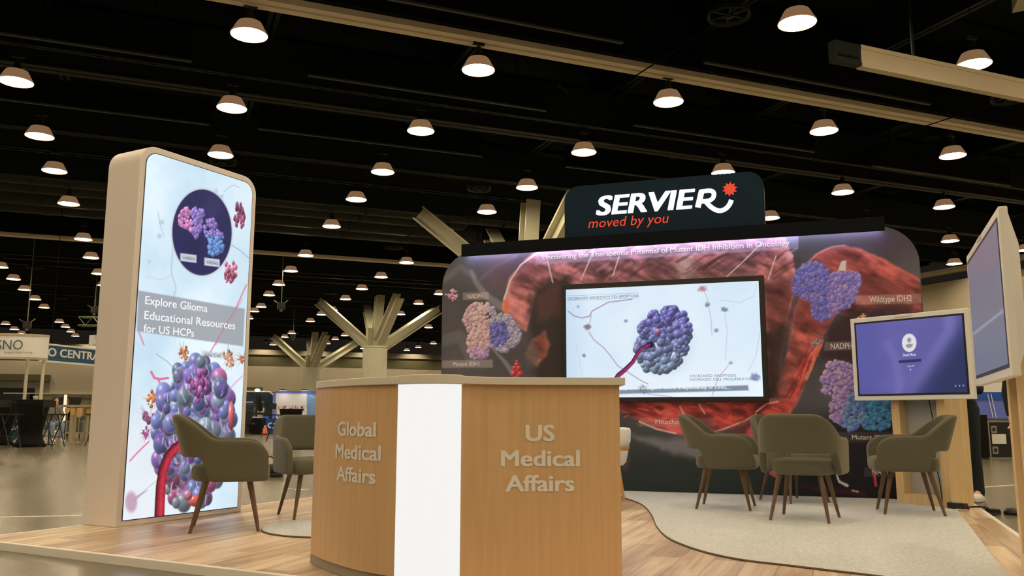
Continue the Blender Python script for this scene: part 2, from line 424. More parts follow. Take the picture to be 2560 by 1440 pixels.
# seams in the concrete, read as pale straight lines
p0, p1 = onz(-40, 1294, 0), onz(255, 1288, 0)
q = MB(); dd = (p1-p0); dd /= np.linalg.norm(dd); nn = np.cross(dd, Z3)
q.box((p0+p1)/2-dd*1.5+Z3*.001, dd, nn, Z3, 3.2, .035, .001)
struct(q.build('trim_1', mat('seam_filler', alb(176, 156, 122), .5)), 'pale joint strip across the concrete')
p0, p1 = onz(2400, 1222, 0), onz(2560, 1211, 0)
q = MB(); dd = (p1-p0); dd /= np.linalg.norm(dd); nn = np.cross(dd, Z3)
q.box((p0+p1)/2+Z3*.001, dd, nn, Z3, 2.2, .03, .001)
struct(q.build('trim_2', MATS['seam_filler']), 'pale joint strip across the concrete by the display stands')

# ---- beams (all run along X), each an I section
BEAMS = []
def ibeam(name, y, z, w, h, m, x0=-46, x1=XR, label='', t=.03):
    BEAMS.append((y, z)); b = MB(); b.aabb(x0, y-w/2, z, x1, y+w/2, z+t); b.aabb(x0, y-.02, z, x1, y+.02, z+h); b.aabb(x0, y-w/2, z+h-t, x1, y+w/2, z+h)
    return struct(b.build(name, m), label)
def ypx(x, y, z): return onz(x, y, z)[1]
def track(y, z, w, lab):
    b = MB(); b.aabb(-46, y-w/2, z, XR, y-.035, z+.25); b.aabb(-46, y+.035, z, XR, y+w/2, z+.25); b.aabb(-46, y-w/2, z+.1, XR, y+w/2, z+.3)
    o = struct(b.build('ceiling_track', M_track), lab)
    for s in (-1, 1): MB().aabb(-46, y+s*(w/2+.03), z+.1, XR, y+s*(w/2+.12), z+1.5).build('side_girder', M_dark, o)
    return o
track(ypx(1280, 122, 6.9), 6.9, .34, 'beige twin partition track crossing the dark ceiling overhead')
track(ypx(860, 649, 6.9), 6.9, .34, 'beige partition track across the far part of the dark ceiling')
yb = ypx(700, 254, 6.9)
ibeam('ceiling_beam', yb, 6.9, .34, 1.2, M_steel, label='broad dark steel beam between the first and second lamp rows')
for (x, y, w, m) in ((300, 398, .14, M_steel), (700, 442, .14, M_steel), (830, 406, .12, M_steelb), (100, 641, .14, M_steelb), (100, 651, .2, M_steel),
                     (100, 664, .2, M_steel), (100, 712, .2, M_steel), (100, 735, .2, M_steel), (100, 772, .2, M_steel), (100, 788, .2, M_steel), (100, 814, .2, M_steel), (100, 822, .2, M_steel),
                     (2300, 262+175, .12, M_steelb), (2300, 575, .1, M_steelb), (2200, 641, .1, M_steelb)):
    ibeam('ceiling_beam', ypx(x, y, 6.95), 6.95, w, .8, m, label='thin dark steel joist crossing the black ceiling')
for x in np.arange(-24, 29, 3.64):
    b = MB(); b.aabb(x-.1, -10, 7.7, x+.1, 76, 7.74); b.aabb(x-.02, -10, 7.7, x+.02, 76, 8.5)
    struct(b.build('ceiling_beam', M_steelb), 'dark cross joist under the roof deck')
# diagonal bracing of the roof
for (a, c) in (((1395, 210), (1480, 290)), ((1575, 225), (1490, 262)), ((1340, 460), (1460, 345)), ((2090, 396), (2285, 325)), ((900, 470), (1010, 360))):
    b = MB(); b.tube([onz(*a, 7.5), onz(*c, 7.9)], .04, 6); struct(b.build('ceiling_beam', M_steelb), 'thin diagonal roof brace')
# the beige transfer beam over the display stands
yt = 8.3; FY = Fr((0, yt, 0), (1, 0, 0)); x0 = onpl(2153, 140, FY.P, FY.N)[0]; bz0, bz1 = onpl(2400, 216, FY.P, FY.N)[2], onpl(2400, 165, FY.P, FY.N)[2]
b = MB(); b.aabb(x0, yt, bz0, XR, yt+.10, bz1)
for z_ in (bz0+.03, bz1-.03): b.aabb(x0, yt-.012, z_-.03, XR, yt, z_+.03)
o = struct(b.build('ceiling_beam', mat('beam_beige', (.80, .68, .48), .4)), 'deep beige box beam above the display stands')
b = MB(); b.aabb(x0-.45, yt+.0, bz0+.02, x0, yt+.12, bz1)
for k in range(6): b.lathe([(.025, 0), (.025, .03)], (x0-.08-k*.06, yt-.01, bz0+.1), 6)
for x_ in np.arange(x0+1, XR, 4): b.tube([(x_, yt+.05, bz1-.02), (x_, yt+.05, 8.49)], .02, 6)
b.build('splice_plate', M_steel, o)
b = MB(); pa = onz(2523, 0, 7.0); b.box(pa+np.array([.8, .3, .45]), (.75, .6, .3), (-.62, .78, 0), (-.2, -.2, .95), 1.0, .15, .2)
struct(b.build('ceiling_beam', M_arm), 'end of a beige column strut at the top corner of the view')
# ---- rectangular ducts, hung in runs
DU = [((0, 87), (479, 153)), ((769, 191), (1367, 277)), ((1593, 309), (2026, 385)), ((969, 0), (1560, 107)), ((1772, 151), (2315, 267)), ((-60, 243), (523, 312)),
      ((645, 325), (1207, 391)), ((1417, 417), (1800, 466)), ((2190, 413), (2520, 468))]
DL = ['above the light box', 'behind the nearest beige track', 'over the dark header sign', 'in front of the nearest beige track', 'between the beige track and the box beam',
      'behind the broad dark beam', 'above the middle of the hall', 'straight above the header sign', 'above the tall touch display']
for (a, c), l in zip(DU, DL):
    pa, pc = onz(*a, 6.7), onz(*c, 6.7); y = (pa[1]+pc[1])/2; x0, x1 = pa[0], pc[0]
    t = thing('ceiling_baffle', ((x0+x1)/2, y, 6.7), 'black hanging ceiling baffle '+l, 'baffle', 'black ceiling baffles')
    MB().aabb(x0, y, 6.72, x1, y+.10, 7.25).build('panel', M_dark, t)
    MB().aabb(x0, y-.012, 6.70, x1, y+.035, 6.735).build('bottom_edge', M_edgel, t)
    for x in (x0+.6, x1-.6): MB().tube([(x, y+.05, 7.25), (x, y+.05, 8.49)], .012, 6).build('hanger', M_dark, t)
# ---- round ducts over the far aisle
for k, (x, y, xe) in enumerate(((0, 453, 1400), (0, 475, 1150), (0, 505, 1180), (0, 527, 1300))):
    yy = ypx(x, y, 6.9); xend = onz(xe, y+105, 6.9)[0]
    t = thing('ceiling_duct', (xend-20, yy, 7.1), 'long round grey duct, %s of the four side by side under the roof' % ['nearest', 'second', 'third', 'farthest'][k], 'duct', 'round ducts over the aisle')
    b = MB(); b.tube([(-46, yy, 7.25), (xend, yy, 7.25), (xend+.15, yy, 7.25)], [.36, .36, .2], 16); b.build('pipe', M_steel, t, smooth=True)
    for x_ in np.arange(-44, xend, 4.5): MB().tube([(x_, yy, 7.25), (x_+.06, yy, 7.25)], .385, 16).build('rib', M_steelb, t)
# ---- round air diffusers
for di, (x, y, w, l) in enumerate(((1822, 40, 108, 'beside the first lamp row, near the top of the view'), (1198, 473, 60, 'beyond the broad dark beam'), (985, 620, 46, 'close to the far beige track'),
                     (557, 405, 68, 'under the lamp above the light box'), (87, 669, 40, 'above the curved banner'), (153, 746, 30, 'above the blue hanging sign'), (2525, 246, 90, 'beside the beige box beam'), (826, 735, 32, 'above the second tree column'), (1180, 545, 44, 'at the end of the round ducts'))):
    p = onz(x, y, 6.75); dist = (p-CAM)@FW; R = w/2*dist/FPX
    t = thing('air_diffuser', p+Z3*.0, 'round grey ceiling air diffuser '+l, 'vent', 'round ceiling diffusers')
    b = MB()
    b.lathe([(R, .0), (R*.97, -.03), (R*.82, .03), (R*.86, .08), (R, .05)], p, 28, cap=False); b.build('ring', M_steel, t, smooth=True)
    b = MB(); b.lathe([(R*.22, -.02), (R*.14, -.04), (.01, -.04)], p, 16); b.build('hub', M_steel, t)
    b = MB()
    for k in range(6):
        a = k*np.pi/3; b.box(p+np.array([np.cos(a), np.sin(a), 0])*R*.52+Z3*.02, (np.cos(a), np.sin(a), 0), (-np.sin(a), np.cos(a), 0), Z3, R*.34, R*.05, .01)
    b.build('spoke', M_steelb, t)
    bb = min(BEAMS, key=lambda q: abs(q[0]-p[1])); MB().tube([p, np.array([p[0], bb[0], bb[1]+.004])], .012, 6).build('hanger', M_dark, t)

# ---- pendant lamps
M_shade = mat('amber_shade', (.13, .070, .036), .5, spec=.25, emit=(.42, .235, .115), es=.50)
M_lens = emat('lamp_light', LAMP_C, LAMP_L)
def make_lamp():
    t = empty('pendant_lamp', (0, 0, 0))
    b = MB(); b.lathe([(.268, .0), (.275, .008), (.272, .02), (.245, .062), (.222, .105), (.205, .135), (.205, .145), (.192, .148), (.188, .172), (.178, .178), (.174, .195), (.12, .205)], (0, 0, 0), 24, cap=False)
    b.build('shade', M_shade, t, smooth=True)
    MB().lathe([(.262, .012), (.262, .02)], (0, 0, 0), 24).build('lens', M_lens, t)
    MB().lathe([(.135, .20), (.13, .215), (.07, .225), (.07, .28), (.05, .31), (.05, .40)], (0, 0, 0), 12).build('driver_housing', M_steel, t)
    b = MB(); b.tube([(0, 0, .40), (0, 0, 2.13)], .010, 6); b.aabb(-.1, -.03, .44, .1, .03, .49); b.build('hanger', M_steel, t)
    return t
LP = [(1993, 59.1), (2434, 163), (622.9, 88.3), (1195.7, 176.3), (1671, 256), (2060, 328.5), (2382, 390.7), (40, 205.6), (579.5, 271.4), (1051.9, 328.5), (1459.5, 381.9), (1808, 433), (2107, 482), (2360.5, 518.6),
      (98.9, 341.6), (551.3, 388.6), (956.8, 431), (1317.6, 469.9), (1925, 546), (2375.3, 603.3), (136, 428.3), (890.6, 499.7), (1217.3, 530.7), (2385.8, 660.3), (171.5, 510.5), (828.9, 566.8), (1119, 589),
      (208, 599), (764, 639.4), (1016.3, 657.3), (2565, 626), (227.5, 645.1), (727.2, 678.3), (952.7, 693.4), (1, 668.5), (246.5, 685.2), (697, 712.5), (904.8, 723), (1099, 736), (33.8, 698.6), (258.9, 713.9), (672.7, 738.3), (863.7, 748.5), (1046.5, 760),
      (61.3, 725), (269, 737), (653, 767.8), (831, 776), (1001.2, 786.5), (87.5, 749), (283, 759), (635.7, 779), (803.6, 787.3), (967, 796.4), (110.1, 769.5), (622, 796.8), (775.9, 803.8), (927.3, 811.5), (1071.3, 819.2),
      (148.3, 805.8), (13.9, 810.9), (163.3, 817.9), (35.7, 823.8), (177.2, 830), (54, 834.4), (188.1, 840.5), (729.3, 833.7), (711.8, 843.2), (692, 853.8), (682.3, 862.3), (861.5, 839.3), (838.1, 848.7), (817.8, 859.3),
      (997.7, 846.3), (1083.4, 859.5), (1045.7, 869), (1017, 876), (908.4, 871.5)]
lamp_p = [onz(x, y, 6.45) for x, y in LP]
vis = sorted(range(len(LP)), key=lambda i: lamp_p[i][1])
rows = []; last = None
for i in vis:
    if last is None or lamp_p[i][1]-last > 1.15: rows.append([])
    rows[-1].append(i); last = lamp_p[i][1]
ORD = ['first', 'second', 'third', 'fourth', 'fifth', 'sixth', 'seventh', 'eighth', 'ninth', 'tenth', 'eleventh', 'twelfth', 'thirteenth', 'fourteenth', 'fifteenth', 'sixteenth', 'seventeenth', 'eighteenth', 'nineteenth', 'twentieth', 'twenty-first', 'twenty-second']
proto = None
def place_lamp(p, label):
    global proto
    if proto is None: proto = make_lamp(); o = proto
    else: o = copy_tree(proto)
    o.location = tuple(p); tag(o, label, 'pendant lamp', 'glowing pendant lamps of the hall ceiling')
for j, r in enumerate(rows):
    r = sorted(r, key=lambda i: lamp_p[i][0])
    for k, i in enumerate(r):
        place_lamp(lamp_p[i], 'glowing amber shaded pendant lamp, %s along the %s lamp row out from the viewer' % (ORD[k], ORD[min(j, 21)]))
for y in (5.6, 2.0, -1.6, -6, -11, -17, -24):
    for k, x in enumerate(np.arange(-20.7, 28, 3.64)):
        place_lamp((x, y, 6.45), 'glowing pendant lamp overhead, out of the view behind the nearest row')
for k, x in enumerate((-2.7, .97, 4.6)): place_lamp((x, 9.2, 6.45), 'glowing pendant lamp overhead, out of the view behind the nearest row')

GY = [9.0, 12.6, 16.0, 18.9, 21.9, 25.4, 30.4, 34.1, 37.8, 41.4, 45.7, 49.4, 53, 57.5]
for y in GY:
    for x in np.arange(-17.1, 29, 3.62):
        if min(np.hypot(q[0]-x, q[1]-y) for q in lamp_p) > 2.2 and not (abs(y-9) < 1 and x < 6):
            X_, Y_, z_ = proj((x, y, 6.45))
            hid = (300 < X_ < 640 and 360 < Y_) or (1100 < X_ < 2310 and Y_ > 550) or (1405 < X_ < 1920 and Y_ > 425) or X_ > 2420 or X_ < -10 or Y_ < -10
            if hid: place_lamp((x, y, 6.45), 'glowing pendant lamp in a stretch of ceiling hidden behind the booth')
# ---- tree columns
def tree_column(c, label, D=1.17, htop=4.13):
    c = np.array([c[0], c[1], 0.])
    t = thing('tree_column', c, label, 'column', 'beige tree columns')
    t['kind'] = 'structure'
    b = MB(); b.lathe([(D/2, 0), (D/2, htop-.12), (D/2-.03, htop-.12), (D/2-.03, htop-.08), (D/2, htop-.08), (D/2, htop)], c, 32); b.build('drum', M_post, t, smooth=False)
    b = MB()
    for a in (.6, 2.2, 3.8, 5.4): b.box(c+np.array([np.cos(a)*.28, np.sin(a)*.28, htop+.4]), (np.cos(a), np.sin(a), 0), (-np.sin(a), np.cos(a), 0), Z3, .3, .03, .45)
    b.build('gusset', M_arm, t)
    for k, (dr, df, z1) in enumerate(((-2.9, .5, 6.35), (1.3, -1.6, 6.35), (2.75, 3.3, 6.35), (-1.0, 3.3, 6.35), (.15, .1, 6.6))):
        d = W(dr, df); a = c+Z3*htop+d*.1; e = c+d+Z3*z1
        ax = e-a; L = np.linalg.norm(ax); ax /= L; s = np.cross(ax, Z3); s = s/np.linalg.norm(s) if np.linalg.norm(s) > .1 else np.array([1., 0, 0]); n = np.cross(s, ax)
        b = MB(); m_ = (a+e)/2
        b.box(m_+n*.2, ax, s, n, L/2, .2, .025); b.box(m_-n*.2, ax, s, n, L/2, .2, .025); b.box(m_, ax, s, n, L/2, .025, .2)
        b.build('strut', M_arm, t)
    return t
tree_column(W(-6.56, 41), 'beige tree column with four struts, standing behind the wood counter')
tree_column(W(-13.9, 59.5), 'smaller looking beige tree column beside the light box, farther down the hall')
tree_column(W(.35, 22.5), 'beige tree column whose struts rise behind the booth back wall')

# ================================================================== THE BOOTH
ZP = .05
M_cream = mat('cream_laminate', alb(194, 168, 141), .5)
M_creamd = mat('cream_edge', alb(176, 152, 120), .5)
M_edge = mat('platform_edge_white', (.86, .84, .80), .45)
M_navy = mat('navy_sign', alb(12, 27, 34), .6, spec=.15)
M_txt = mat('white_lettering', (.86, .86, .86), .5)
M_txtd = mat('dim_white_lettering', alb(196, 178, 152), .5)

def planks(ax):
    m = bpy.data.materials.new('oak_planks'); m.use_nodes = True; nt = m.node_tree; b = nt.nodes['Principled BSDF']
    tc = nt.nodes.new('ShaderNodeTexCoord'); mp = nt.nodes.new('ShaderNodeMapping'); mp.inputs['Rotation'].default_value = (0, 0, ax)
    nt.links.new(tc.outputs['Object'], mp.inputs[0])
    br = nt.nodes.new('ShaderNodeTexBrick'); br.inputs['Scale'].default_value = 1; br.inputs['Brick Width'].default_value = 1.2; br.inputs['Row Height'].default_value = .18
    br.inputs['Mortar Size'].default_value = .002; br.inputs['Mortar'].default_value = (*alb(120, 90, 62), 1)
    br.inputs['Color1'].default_value = (*alb(148, 111, 77), 1); br.inputs['Color2'].default_value = (*alb(196, 160, 119), 1); br.offset = .37; br.inputs['Bias'].default_value = .1
    nt.links.new(mp.outputs[0], br.inputs['Vector'])
    mp2 = nt.nodes.new('ShaderNodeMapping'); mp2.inputs['Scale'].default_value = (1.2, 14, 1); nt.links.new(mp.outputs[0], mp2.inputs[0])
    n = nt.nodes.new('ShaderNodeTexNoise'); n.inputs['Scale'].default_value = 1.0; n.inputs['Detail'].default_value = 6; n.inputs['Distortion'].default_value = .6
    nt.links.new(mp2.outputs[0], n.inputs['Vector'])
    r = nt.nodes.new('ShaderNodeValToRGB'); r.color_ramp.elements[0].position = .3; r.color_ramp.elements[0].color = (.62, .55, .48, 1); r.color_ramp.elements[1].position = .65; r.color_ramp.elements[1].color = (1.08, 1.06, 1.03, 1)
    nt.links.new(n.outputs['Fac'], r.inputs[0])
    mx = nt.nodes.new('ShaderNodeMix'); mx.data_type = 'RGBA'; mx.blend_type = 'MULTIPLY'; mx.inputs[0].default_value = 1
    nt.links.new(br.outputs['Color'], mx.inputs[6]); nt.links.new(r.outputs[0], mx.inputs[7]); nt.links.new(mx.outputs[2], b.inputs['Base Color'])
    b.inputs['Roughness'].default_value = .38
    return m
def maple(name, c0, c1, sc=(18, 18, .7)):
    m = bpy.data.materials.new(name); m.use_nodes = True; nt = m.node_tree; b = nt.nodes['Principled BSDF']
    tc = nt.nodes.new('ShaderNodeTexCoord'); mp = nt.nodes.new('ShaderNodeMapping'); mp.inputs['Scale'].default_value = sc
    nt.links.new(tc.outputs['Object'], mp.inputs[0])
    n = nt.nodes.new('ShaderNodeTexNoise'); n.inputs['Scale'].default_value = 2.2; n.inputs['Detail'].default_value = 7; n.inputs['Roughness'].default_value = .6
    nt.links.new(mp.outputs[0], n.inputs['Vector'])
    r = nt.nodes.new('ShaderNodeValToRGB'); r.color_ramp.elements[0].position = .3; r.color_ramp.elements[1].position = .72
    r.color_ramp.elements[0].color = (*c0, 1); r.color_ramp.elements[1].color = (*c1, 1)
    nt.links.new(n.outputs['Fac'], r.inputs[0]); nt.links.new(r.outputs[0], b.inputs['Base Color']); b.inputs['Roughness'].default_value = .42
    return m
M_maple = maple('maple_laminate', alb(174, 126, 78), alb(184, 137, 88))
M_ply = maple('birch_frame', alb(182, 136, 84), alb(202, 158, 104))

# ---- platform
def isect(a, b, c, d):
    a, b, c, d = (np.asarray(q)[:2] for q in (a, b, c, d)); A = np.stack([b-a, c-d], 1); t = np.linalg.solve(A, c-a); return np.array([*(a+(b-a)*t[0]), ZP])
g = lambda x, y: onz(x, y, ZP)
Lf, Lb, Lr = (g(0, 1352), g(760, 1440)), (g(0, 1338.5), g(800, 1241)), (g(2432, 1262), g(2538, 1337))
AW = g(1900, 1239.5); azw = np.radians(131); UW = np.array([np.sin(azw), np.cos(azw), 0])
WF = Fr(AW, UW)                                          # front face of the booth back wall
bk = (WF.w(-4, 0, -.5), WF.w(3, 0, -.5))
PC = [isect(*Lf, *Lb), isect(*Lf, *Lr), isect(*bk, *Lr), isect(*Lb, *bk)]
pf = thing('booth_platform', sum(PC)/4*np.array([1, 1, 0]), 'raised oak plank booth floor with white edge trim on grey concrete', 'platform')
vdir = W(np.sin(np.radians(21.5)), np.cos(np.radians(21.5)))
MB().prism([p-Z3*.042 for p in PC], Z3*.042).build('plank_floor', planks(-math.atan2(vdir[1], vdir[0])), pf)
for i in range(4):
    a, c = PC[i], PC[(i+1) % 4]; d = (c-a)/np.linalg.norm(c-a); n = np.cross(d, Z3)
    if n@(a-sum(PC)/4) < 0: n = -n
    b = MB(); L = np.linalg.norm(c-a)
    b.box((a+c)/2+n*.018-Z3*.026, d, n, Z3, L/2+.034, .018, .0255); b.build('edge_trim', M_edge, pf, bevel=.003)
MB().prism([p*np.array([1, 1, 0])+(p-sum(PC)/4)*np.array([-.012, -.012, 0]) for p in PC], Z3*.008).build('base_board', M_black, pf)

# ---- rugs
M_rug = mat('grey_beige_carpet', alb(175, 160, 137), .95, bump=.5, bscale=220, var=.14, vscale=55, spec=.1)
M_bind = mat('rug_binding', alb(84, 62, 44), .8)
def smooth_curve(P, n=6):
    P = [np.asarray(p, float) for p in P]; out = []
    for i in range(len(P)-1):
        p0, p1, p2, p3 = P[max(i-1, 0)], P[i], P[i+1], P[min(i+2, len(P)-1)]
        for k in range(n):
            t = k/n; out.append(.5*((2*p1)+(-p0+p2)*t+(2*p0-5*p1+4*p2-p3)*t*t+(-p0+3*p1-3*p2+p3)*t**3))
    return out+[P[-1]]
def rug(pts, edge, label, name='area_rug'):
    c = sum(pts)/len(pts); t = thing(name, c, label, 'rug')
    MB().prism(pts, Z3*.012).build('pile', M_rug, t)
    MB().tube([p+Z3*.0062 for p in edge], .0058, 6).build('binding', M_bind, t)
ed = smooth_curve([g(*p) for p in ((1440, 1236), (1530, 1241), (1562, 1247), (1605, 1263), (1630, 1290), (1642, 1318), (1668, 1345), (1712, 1366), (1775, 1386), (1860, 1403), (1960, 1415), (2060, 1427), (2170, 1440), (2330, 1462), (2500, 1492))])
rug(ed+[g(2556, 1492), g(2391, 1275), WF.w(1.25, 0, .03), WF.w(-1.6, 0, .03)], ed, 'large wavy edged grey beige rug in front of the booth back wall')
pa, pb, pc = g(655, 1324)[:2], g(800, 1346)[:2], g(800, 1300)[:2]
A_ = np.array([pb-pa, pc-pa])*2; cc = np.linalg.solve(A_, [pb@pb-pa@pa, pc@pc-pa@pa]); rr = np.linalg.norm(cc-pa)
ed = [np.array([cc[0]+rr*np.cos(a), cc[1]+rr*np.sin(a), ZP]) for a in np.linspace(0, 2*np.pi, 49)]
rug(ed[:-1], ed, 'small round grey beige rug beside the counter, under the near armchair', 'round_rug')

# ---- booth back wall
UL, UR, HW = -3.545, 1.625, 2.72
wall = thing('booth_back_wall', WF.w((UL+UR)/2, 0, -.08), 'free standing printed wall panel with red brown cell picture under a light bar', 'wall panel')
wall['kind'] = 'thing'
panel(WF, rrect(UL, UR, 0, HW, .4, 0, 10), -.14, 0).build('frame_body', mat('panel_edge', alb(70, 62, 56), .5), wall)
def lim(v):
    d = max(0, v-(HW-.39)); e = .39-math.sqrt(max(0, .39**2-d*d)); return UL+.012+e, UR-.012-e
cv = Canvas(WF, 0, 0, .005, HW-.012, 560, 320, lim)
X, Y = cv.X, cv.Y
t = fbm(X*.006, Y*.006, 3)[:, None]
cv.C = np.array([46, 40, 35.])+t*np.array([46, 40, 38.])
cv.over(sstep(980, 1180, Y)*.9, (28, 31, 24)); cv.over(sstep(1900, 2100, X)*sstep(980, 1100, Y)*.8, (22, 15, 16))
cv.over(sstep(2000, 2200, X)*(1-sstep(600, 700, Y))*.6, (64, 46, 48))
for pts, w, a in (([(1178, 678), (1190, 705), (1214, 738), (1252, 766)], (5, 12), .6), ([(1232, 872), (1262, 905), (1288, 940)], (3, 9), .6), ([(1110, 700), (1150, 668), (1185, 690)], 9, .3), ([(1110, 850), (1150, 840), (1180, 900)], 16, .25), ([(1290, 640), (1235, 668), (1200, 700)], 5, .3)):
    cv.stroke(pts, w, (124, 112, 100), a, soft=7)
cv.ell(1262, 680, 68, 62, (104, 68, 66), .45, .5)
def flesh(c, s, sc=1.):
    def f(x, y, d):
        n = fbm((x+y*.7)*.012*sc, (y-x*.45)*.05*sc, s); q = fbm(x*.03, y*.03, s+9)
        k = (.30+1.4*n)[:, None]*(.6+.75*q)[:, None]; col = np.array(c)[None]*k
        r = np.exp(-np.clip(d, 0, 99)/7.)[:, None]*.35
        return np.clip(col*(1-r)+np.array([196, 120, 104.])*r, 0, 255)
    return f
cv.poly([(1256, 785), (1258, 740), (1275, 695), (1300, 660), (1335, 632), (1390, 608), (1480, 590), (1700, 572), (1900, 562), (1960, 592), (1985, 640), (1992, 700), (1980, 760), (1962, 830), (1955, 900), (1950, 1000), (1900, 1015), (1890, 640), (1420, 650), (1345, 720), (1328, 780), (1318, 832), (1292, 815)], flesh((150, 84, 74), 11), 1, 4, 6)
cv.poly([(1262, 780), (1264, 742), (1282, 696), (1308, 662), (1345, 640), (1420, 620), (1900, 580), (1970, 640), (1975, 740), (1960, 820), (1930, 1000), (1880, 990), (1905, 690), (1420, 735), (1336, 720), (1322, 770), (1316, 826)], flesh((140, 76, 66), 17, 1.4), .8, 10, 10)
cv.poly([(1320, 832), (1328, 745), (1352, 700), (1420, 690), (1420, 950), (1335, 950)], (44, 34, 26), .9, 14, 14)
cv.poly([(1336, 742), (1400, 710), (1415, 790), (1345, 800)], (82, 46, 38), .6, 14, 10)
cv.ell(1715, 665, 30, 44, (186, 152, 126), .55, .8, .3, 3); cv.ell(1640, 672, 46, 26, (84, 48, 40), .5, .8, .4, 5); cv.ell(1480, 640, 60, 30, (172, 104, 92), .4, .8, .4, 9); cv.ell(1860, 640, 60, 30, (96, 54, 52), .4, .8, .4, 12)
cv.ell(1265, 765, 10, 26, (214, 84, 48), .8, .7); cv.stroke([(1260, 748), (1276, 700), (1302, 662), (1338, 636)], 2.4, (226, 178, 158), .75, 2)
cv.poly([(1312, 886), (1330, 846), (1362, 830), (1374, 862), (1366, 890), (1340, 915)], flesh((132, 62, 44), 23), .9, 6, 4); cv.ell(1332, 890, 22, 40, (80, 66, 58), .7, .6)
R = random.Random(5)
for k in range(60):        # wrinkles
    x = R.uniform(1390, 1960); y = R.uniform(600, 700); l = R.uniform(15, 60)
    cv.stroke([(x, y), (x+l*.7, y-l*.5+R.uniform(-6, 6)), (x+l*1.2, y-l*.75)], R.uniform(1.2, 5), R.choice([(70, 38, 30), (190, 120, 96), (96, 48, 40), (54, 32, 26)]), R.uniform(.3, .65), 2.5)
for pts in ([(1368, 650), (1382, 706)], [(1492, 606), (1470, 660), (1452, 700)], [(1548, 640), (1532, 690)], [(1905, 606), (1862, 650), (1812, 696)], [(1985, 720), (1972, 780), (1958, 825)], [(1940, 640), (1920, 700)]):
    cv.stroke(pts, 1.6, (232, 196, 172), .8, 1.5)
cv.poly([(2008, 690), (2015, 662), (2042, 634), (2078, 616), (2112, 612), (2152, 622), (2202, 646), (2315, 708), (2315, 800), (2200, 776), (2140, 800), (2092, 782), (2066, 830), (2036, 900), (2014, 960), (1988, 1020), (1962, 1048), (1932, 1042), (1944, 960), (1972, 860), (1984, 780), (2000, 740)], flesh((128, 56, 46), 31), 1, 4, 6)
cv.poly([(2075, 815), (2112, 780), (2180, 764), (2240, 752), (2315, 778), (2315, 880), (2200, 910), (2050, 900)], (46, 28, 26), .9, 16, 14)
cv.poly([(2110, 712), (2160, 690), (2220, 700), (2290, 745), (2240, 760), (2150, 760)], (92, 42, 36), .6, 14, 14)
cv.stroke([(2008, 690), (2018, 660), (2044, 634), (2080, 617), (2112, 613)], 2, (206, 130, 112), .6, 2); cv.stroke([(2200, 646), (2260, 680), (2310, 706)], 5, (186, 76, 60), .7, 4)
cv.poly([(2096, 676), (2104, 653), (2115, 652), (2113, 677)], (250, 232, 208), 1, 2)
cv.poly([(1910, 700), (1990, 700), (1985, 800), (1950, 900), (1950, 1000), (1918, 1005)], flesh((96, 44, 38), 41), .8, 12, 10)
cv.poly([(1918, 840), (1965, 800), (1962, 900), (1945, 990), (1918, 1000)], (44, 32, 26), .8, 14, 10)
for k in range(46):
    a = R.uniform(0, 1); x = 2045-75*a+R.uniform(-16, 16); y = 850+165*a; l = R.uniform(20, 60)
    cv.stroke([(x, y), (x-l*.25+R.uniform(-4, 4), y+l*.5), (x-l*.4, y+l)], R.uniform(1.2, 4.5), R.choice([(206, 66, 44), (160, 44, 34), (96, 26, 24), (226, 104, 76)]), R.uniform(.4, .8), 2)
cv.poly([(1535, 1000), (1920, 1000), (1960, 996), (1996, 1004), (1968, 1036), (1884, 1050), (1850, 1064), (1780, 1086), (1700, 1086), (1640, 1072), (1600, 1052), (1545, 1026)], flesh((142, 46, 36), 51, 1.2), 1, 5, 6)
for x, y, rx, ry in ((1760, 1040, 30, 16), (1650, 1020, 16, 8), (1850, 1030, 24, 14), (1900, 1020, 20, 14), (1580, 1036, 22, 6)): cv.ell(x, y, rx, ry, (74, 26, 20), .75, .6, .3, 7)
for pts in ([(1598, 1054), (1640, 1072), (1690, 1084)], [(1776, 1082), (1810, 1072), (1862, 1052), (1890, 1036)], [(1890, 1030), (1915, 1010), (1945, 1004)], [(1700, 1016), (1712, 1040), (1722, 1060)], [(1748, 1012), (1762, 1034)]):
    cv.stroke(pts, 2.2, (240, 176, 146), .75, 2.5)
for k in range(26):
    x = R.uniform(1560, 1960); y = R.uniform(1006, 1060); cv.stroke([(x, y), (x+R.uniform(8, 26), y+R.uniform(-12, 12))], R.uniform(1, 3), R.choice([(226, 100, 74), (110, 30, 24), (214, 74, 54)]), .55, 2)
cv.poly([(1568, 1086), (1610, 1094), (1665, 1098), (1722, 1092), (1765, 1130), (1740, 1144), (1682, 1134), (1606, 1102)], (108, 92, 84), .75, 12, 8)
cv.ell(1760, 1090, 70, 30, (70, 40, 38), .5, .6); cv.ell(1880, 1085, 60, 44, (92, 34, 30), .7, .6, .2)
cv.stroke([(1886, 1085), (1896, 1130), (1915, 1166), (1946, 1190)], (22, 9), (188, 62, 64), .8, 9); cv.ell(1562, 1150, 16, 34, (92, 52, 54), .5, .7)
cv.stroke([(2010, 1215), (2070, 1225), (2160, 1236)], 8, (66, 26, 26), .6, 6); cv.stroke([(2092, 1188), (2098, 1204), (2118, 1214)], (2, 4), (228, 196, 168), .9, 2); cv.stroke([(2130, 1226), (2146, 1230)], 2, (226, 150, 120), .8, 1)
cv.stroke([(2190, 1165), (2186, 1190), (2190, 1214)], 3.5, (206, 64, 66), .9, 2); cv.stroke([(2204, 1212), (2198, 1230)], 2.5, (220, 190, 170), .7, 2); cv.flower(2196, 1150, 15, (120, 54, 110), 3)
def inc(C): return lambda x, y: any((x-a)**2+(y-b)**2 < r*r for a, b, r in C)
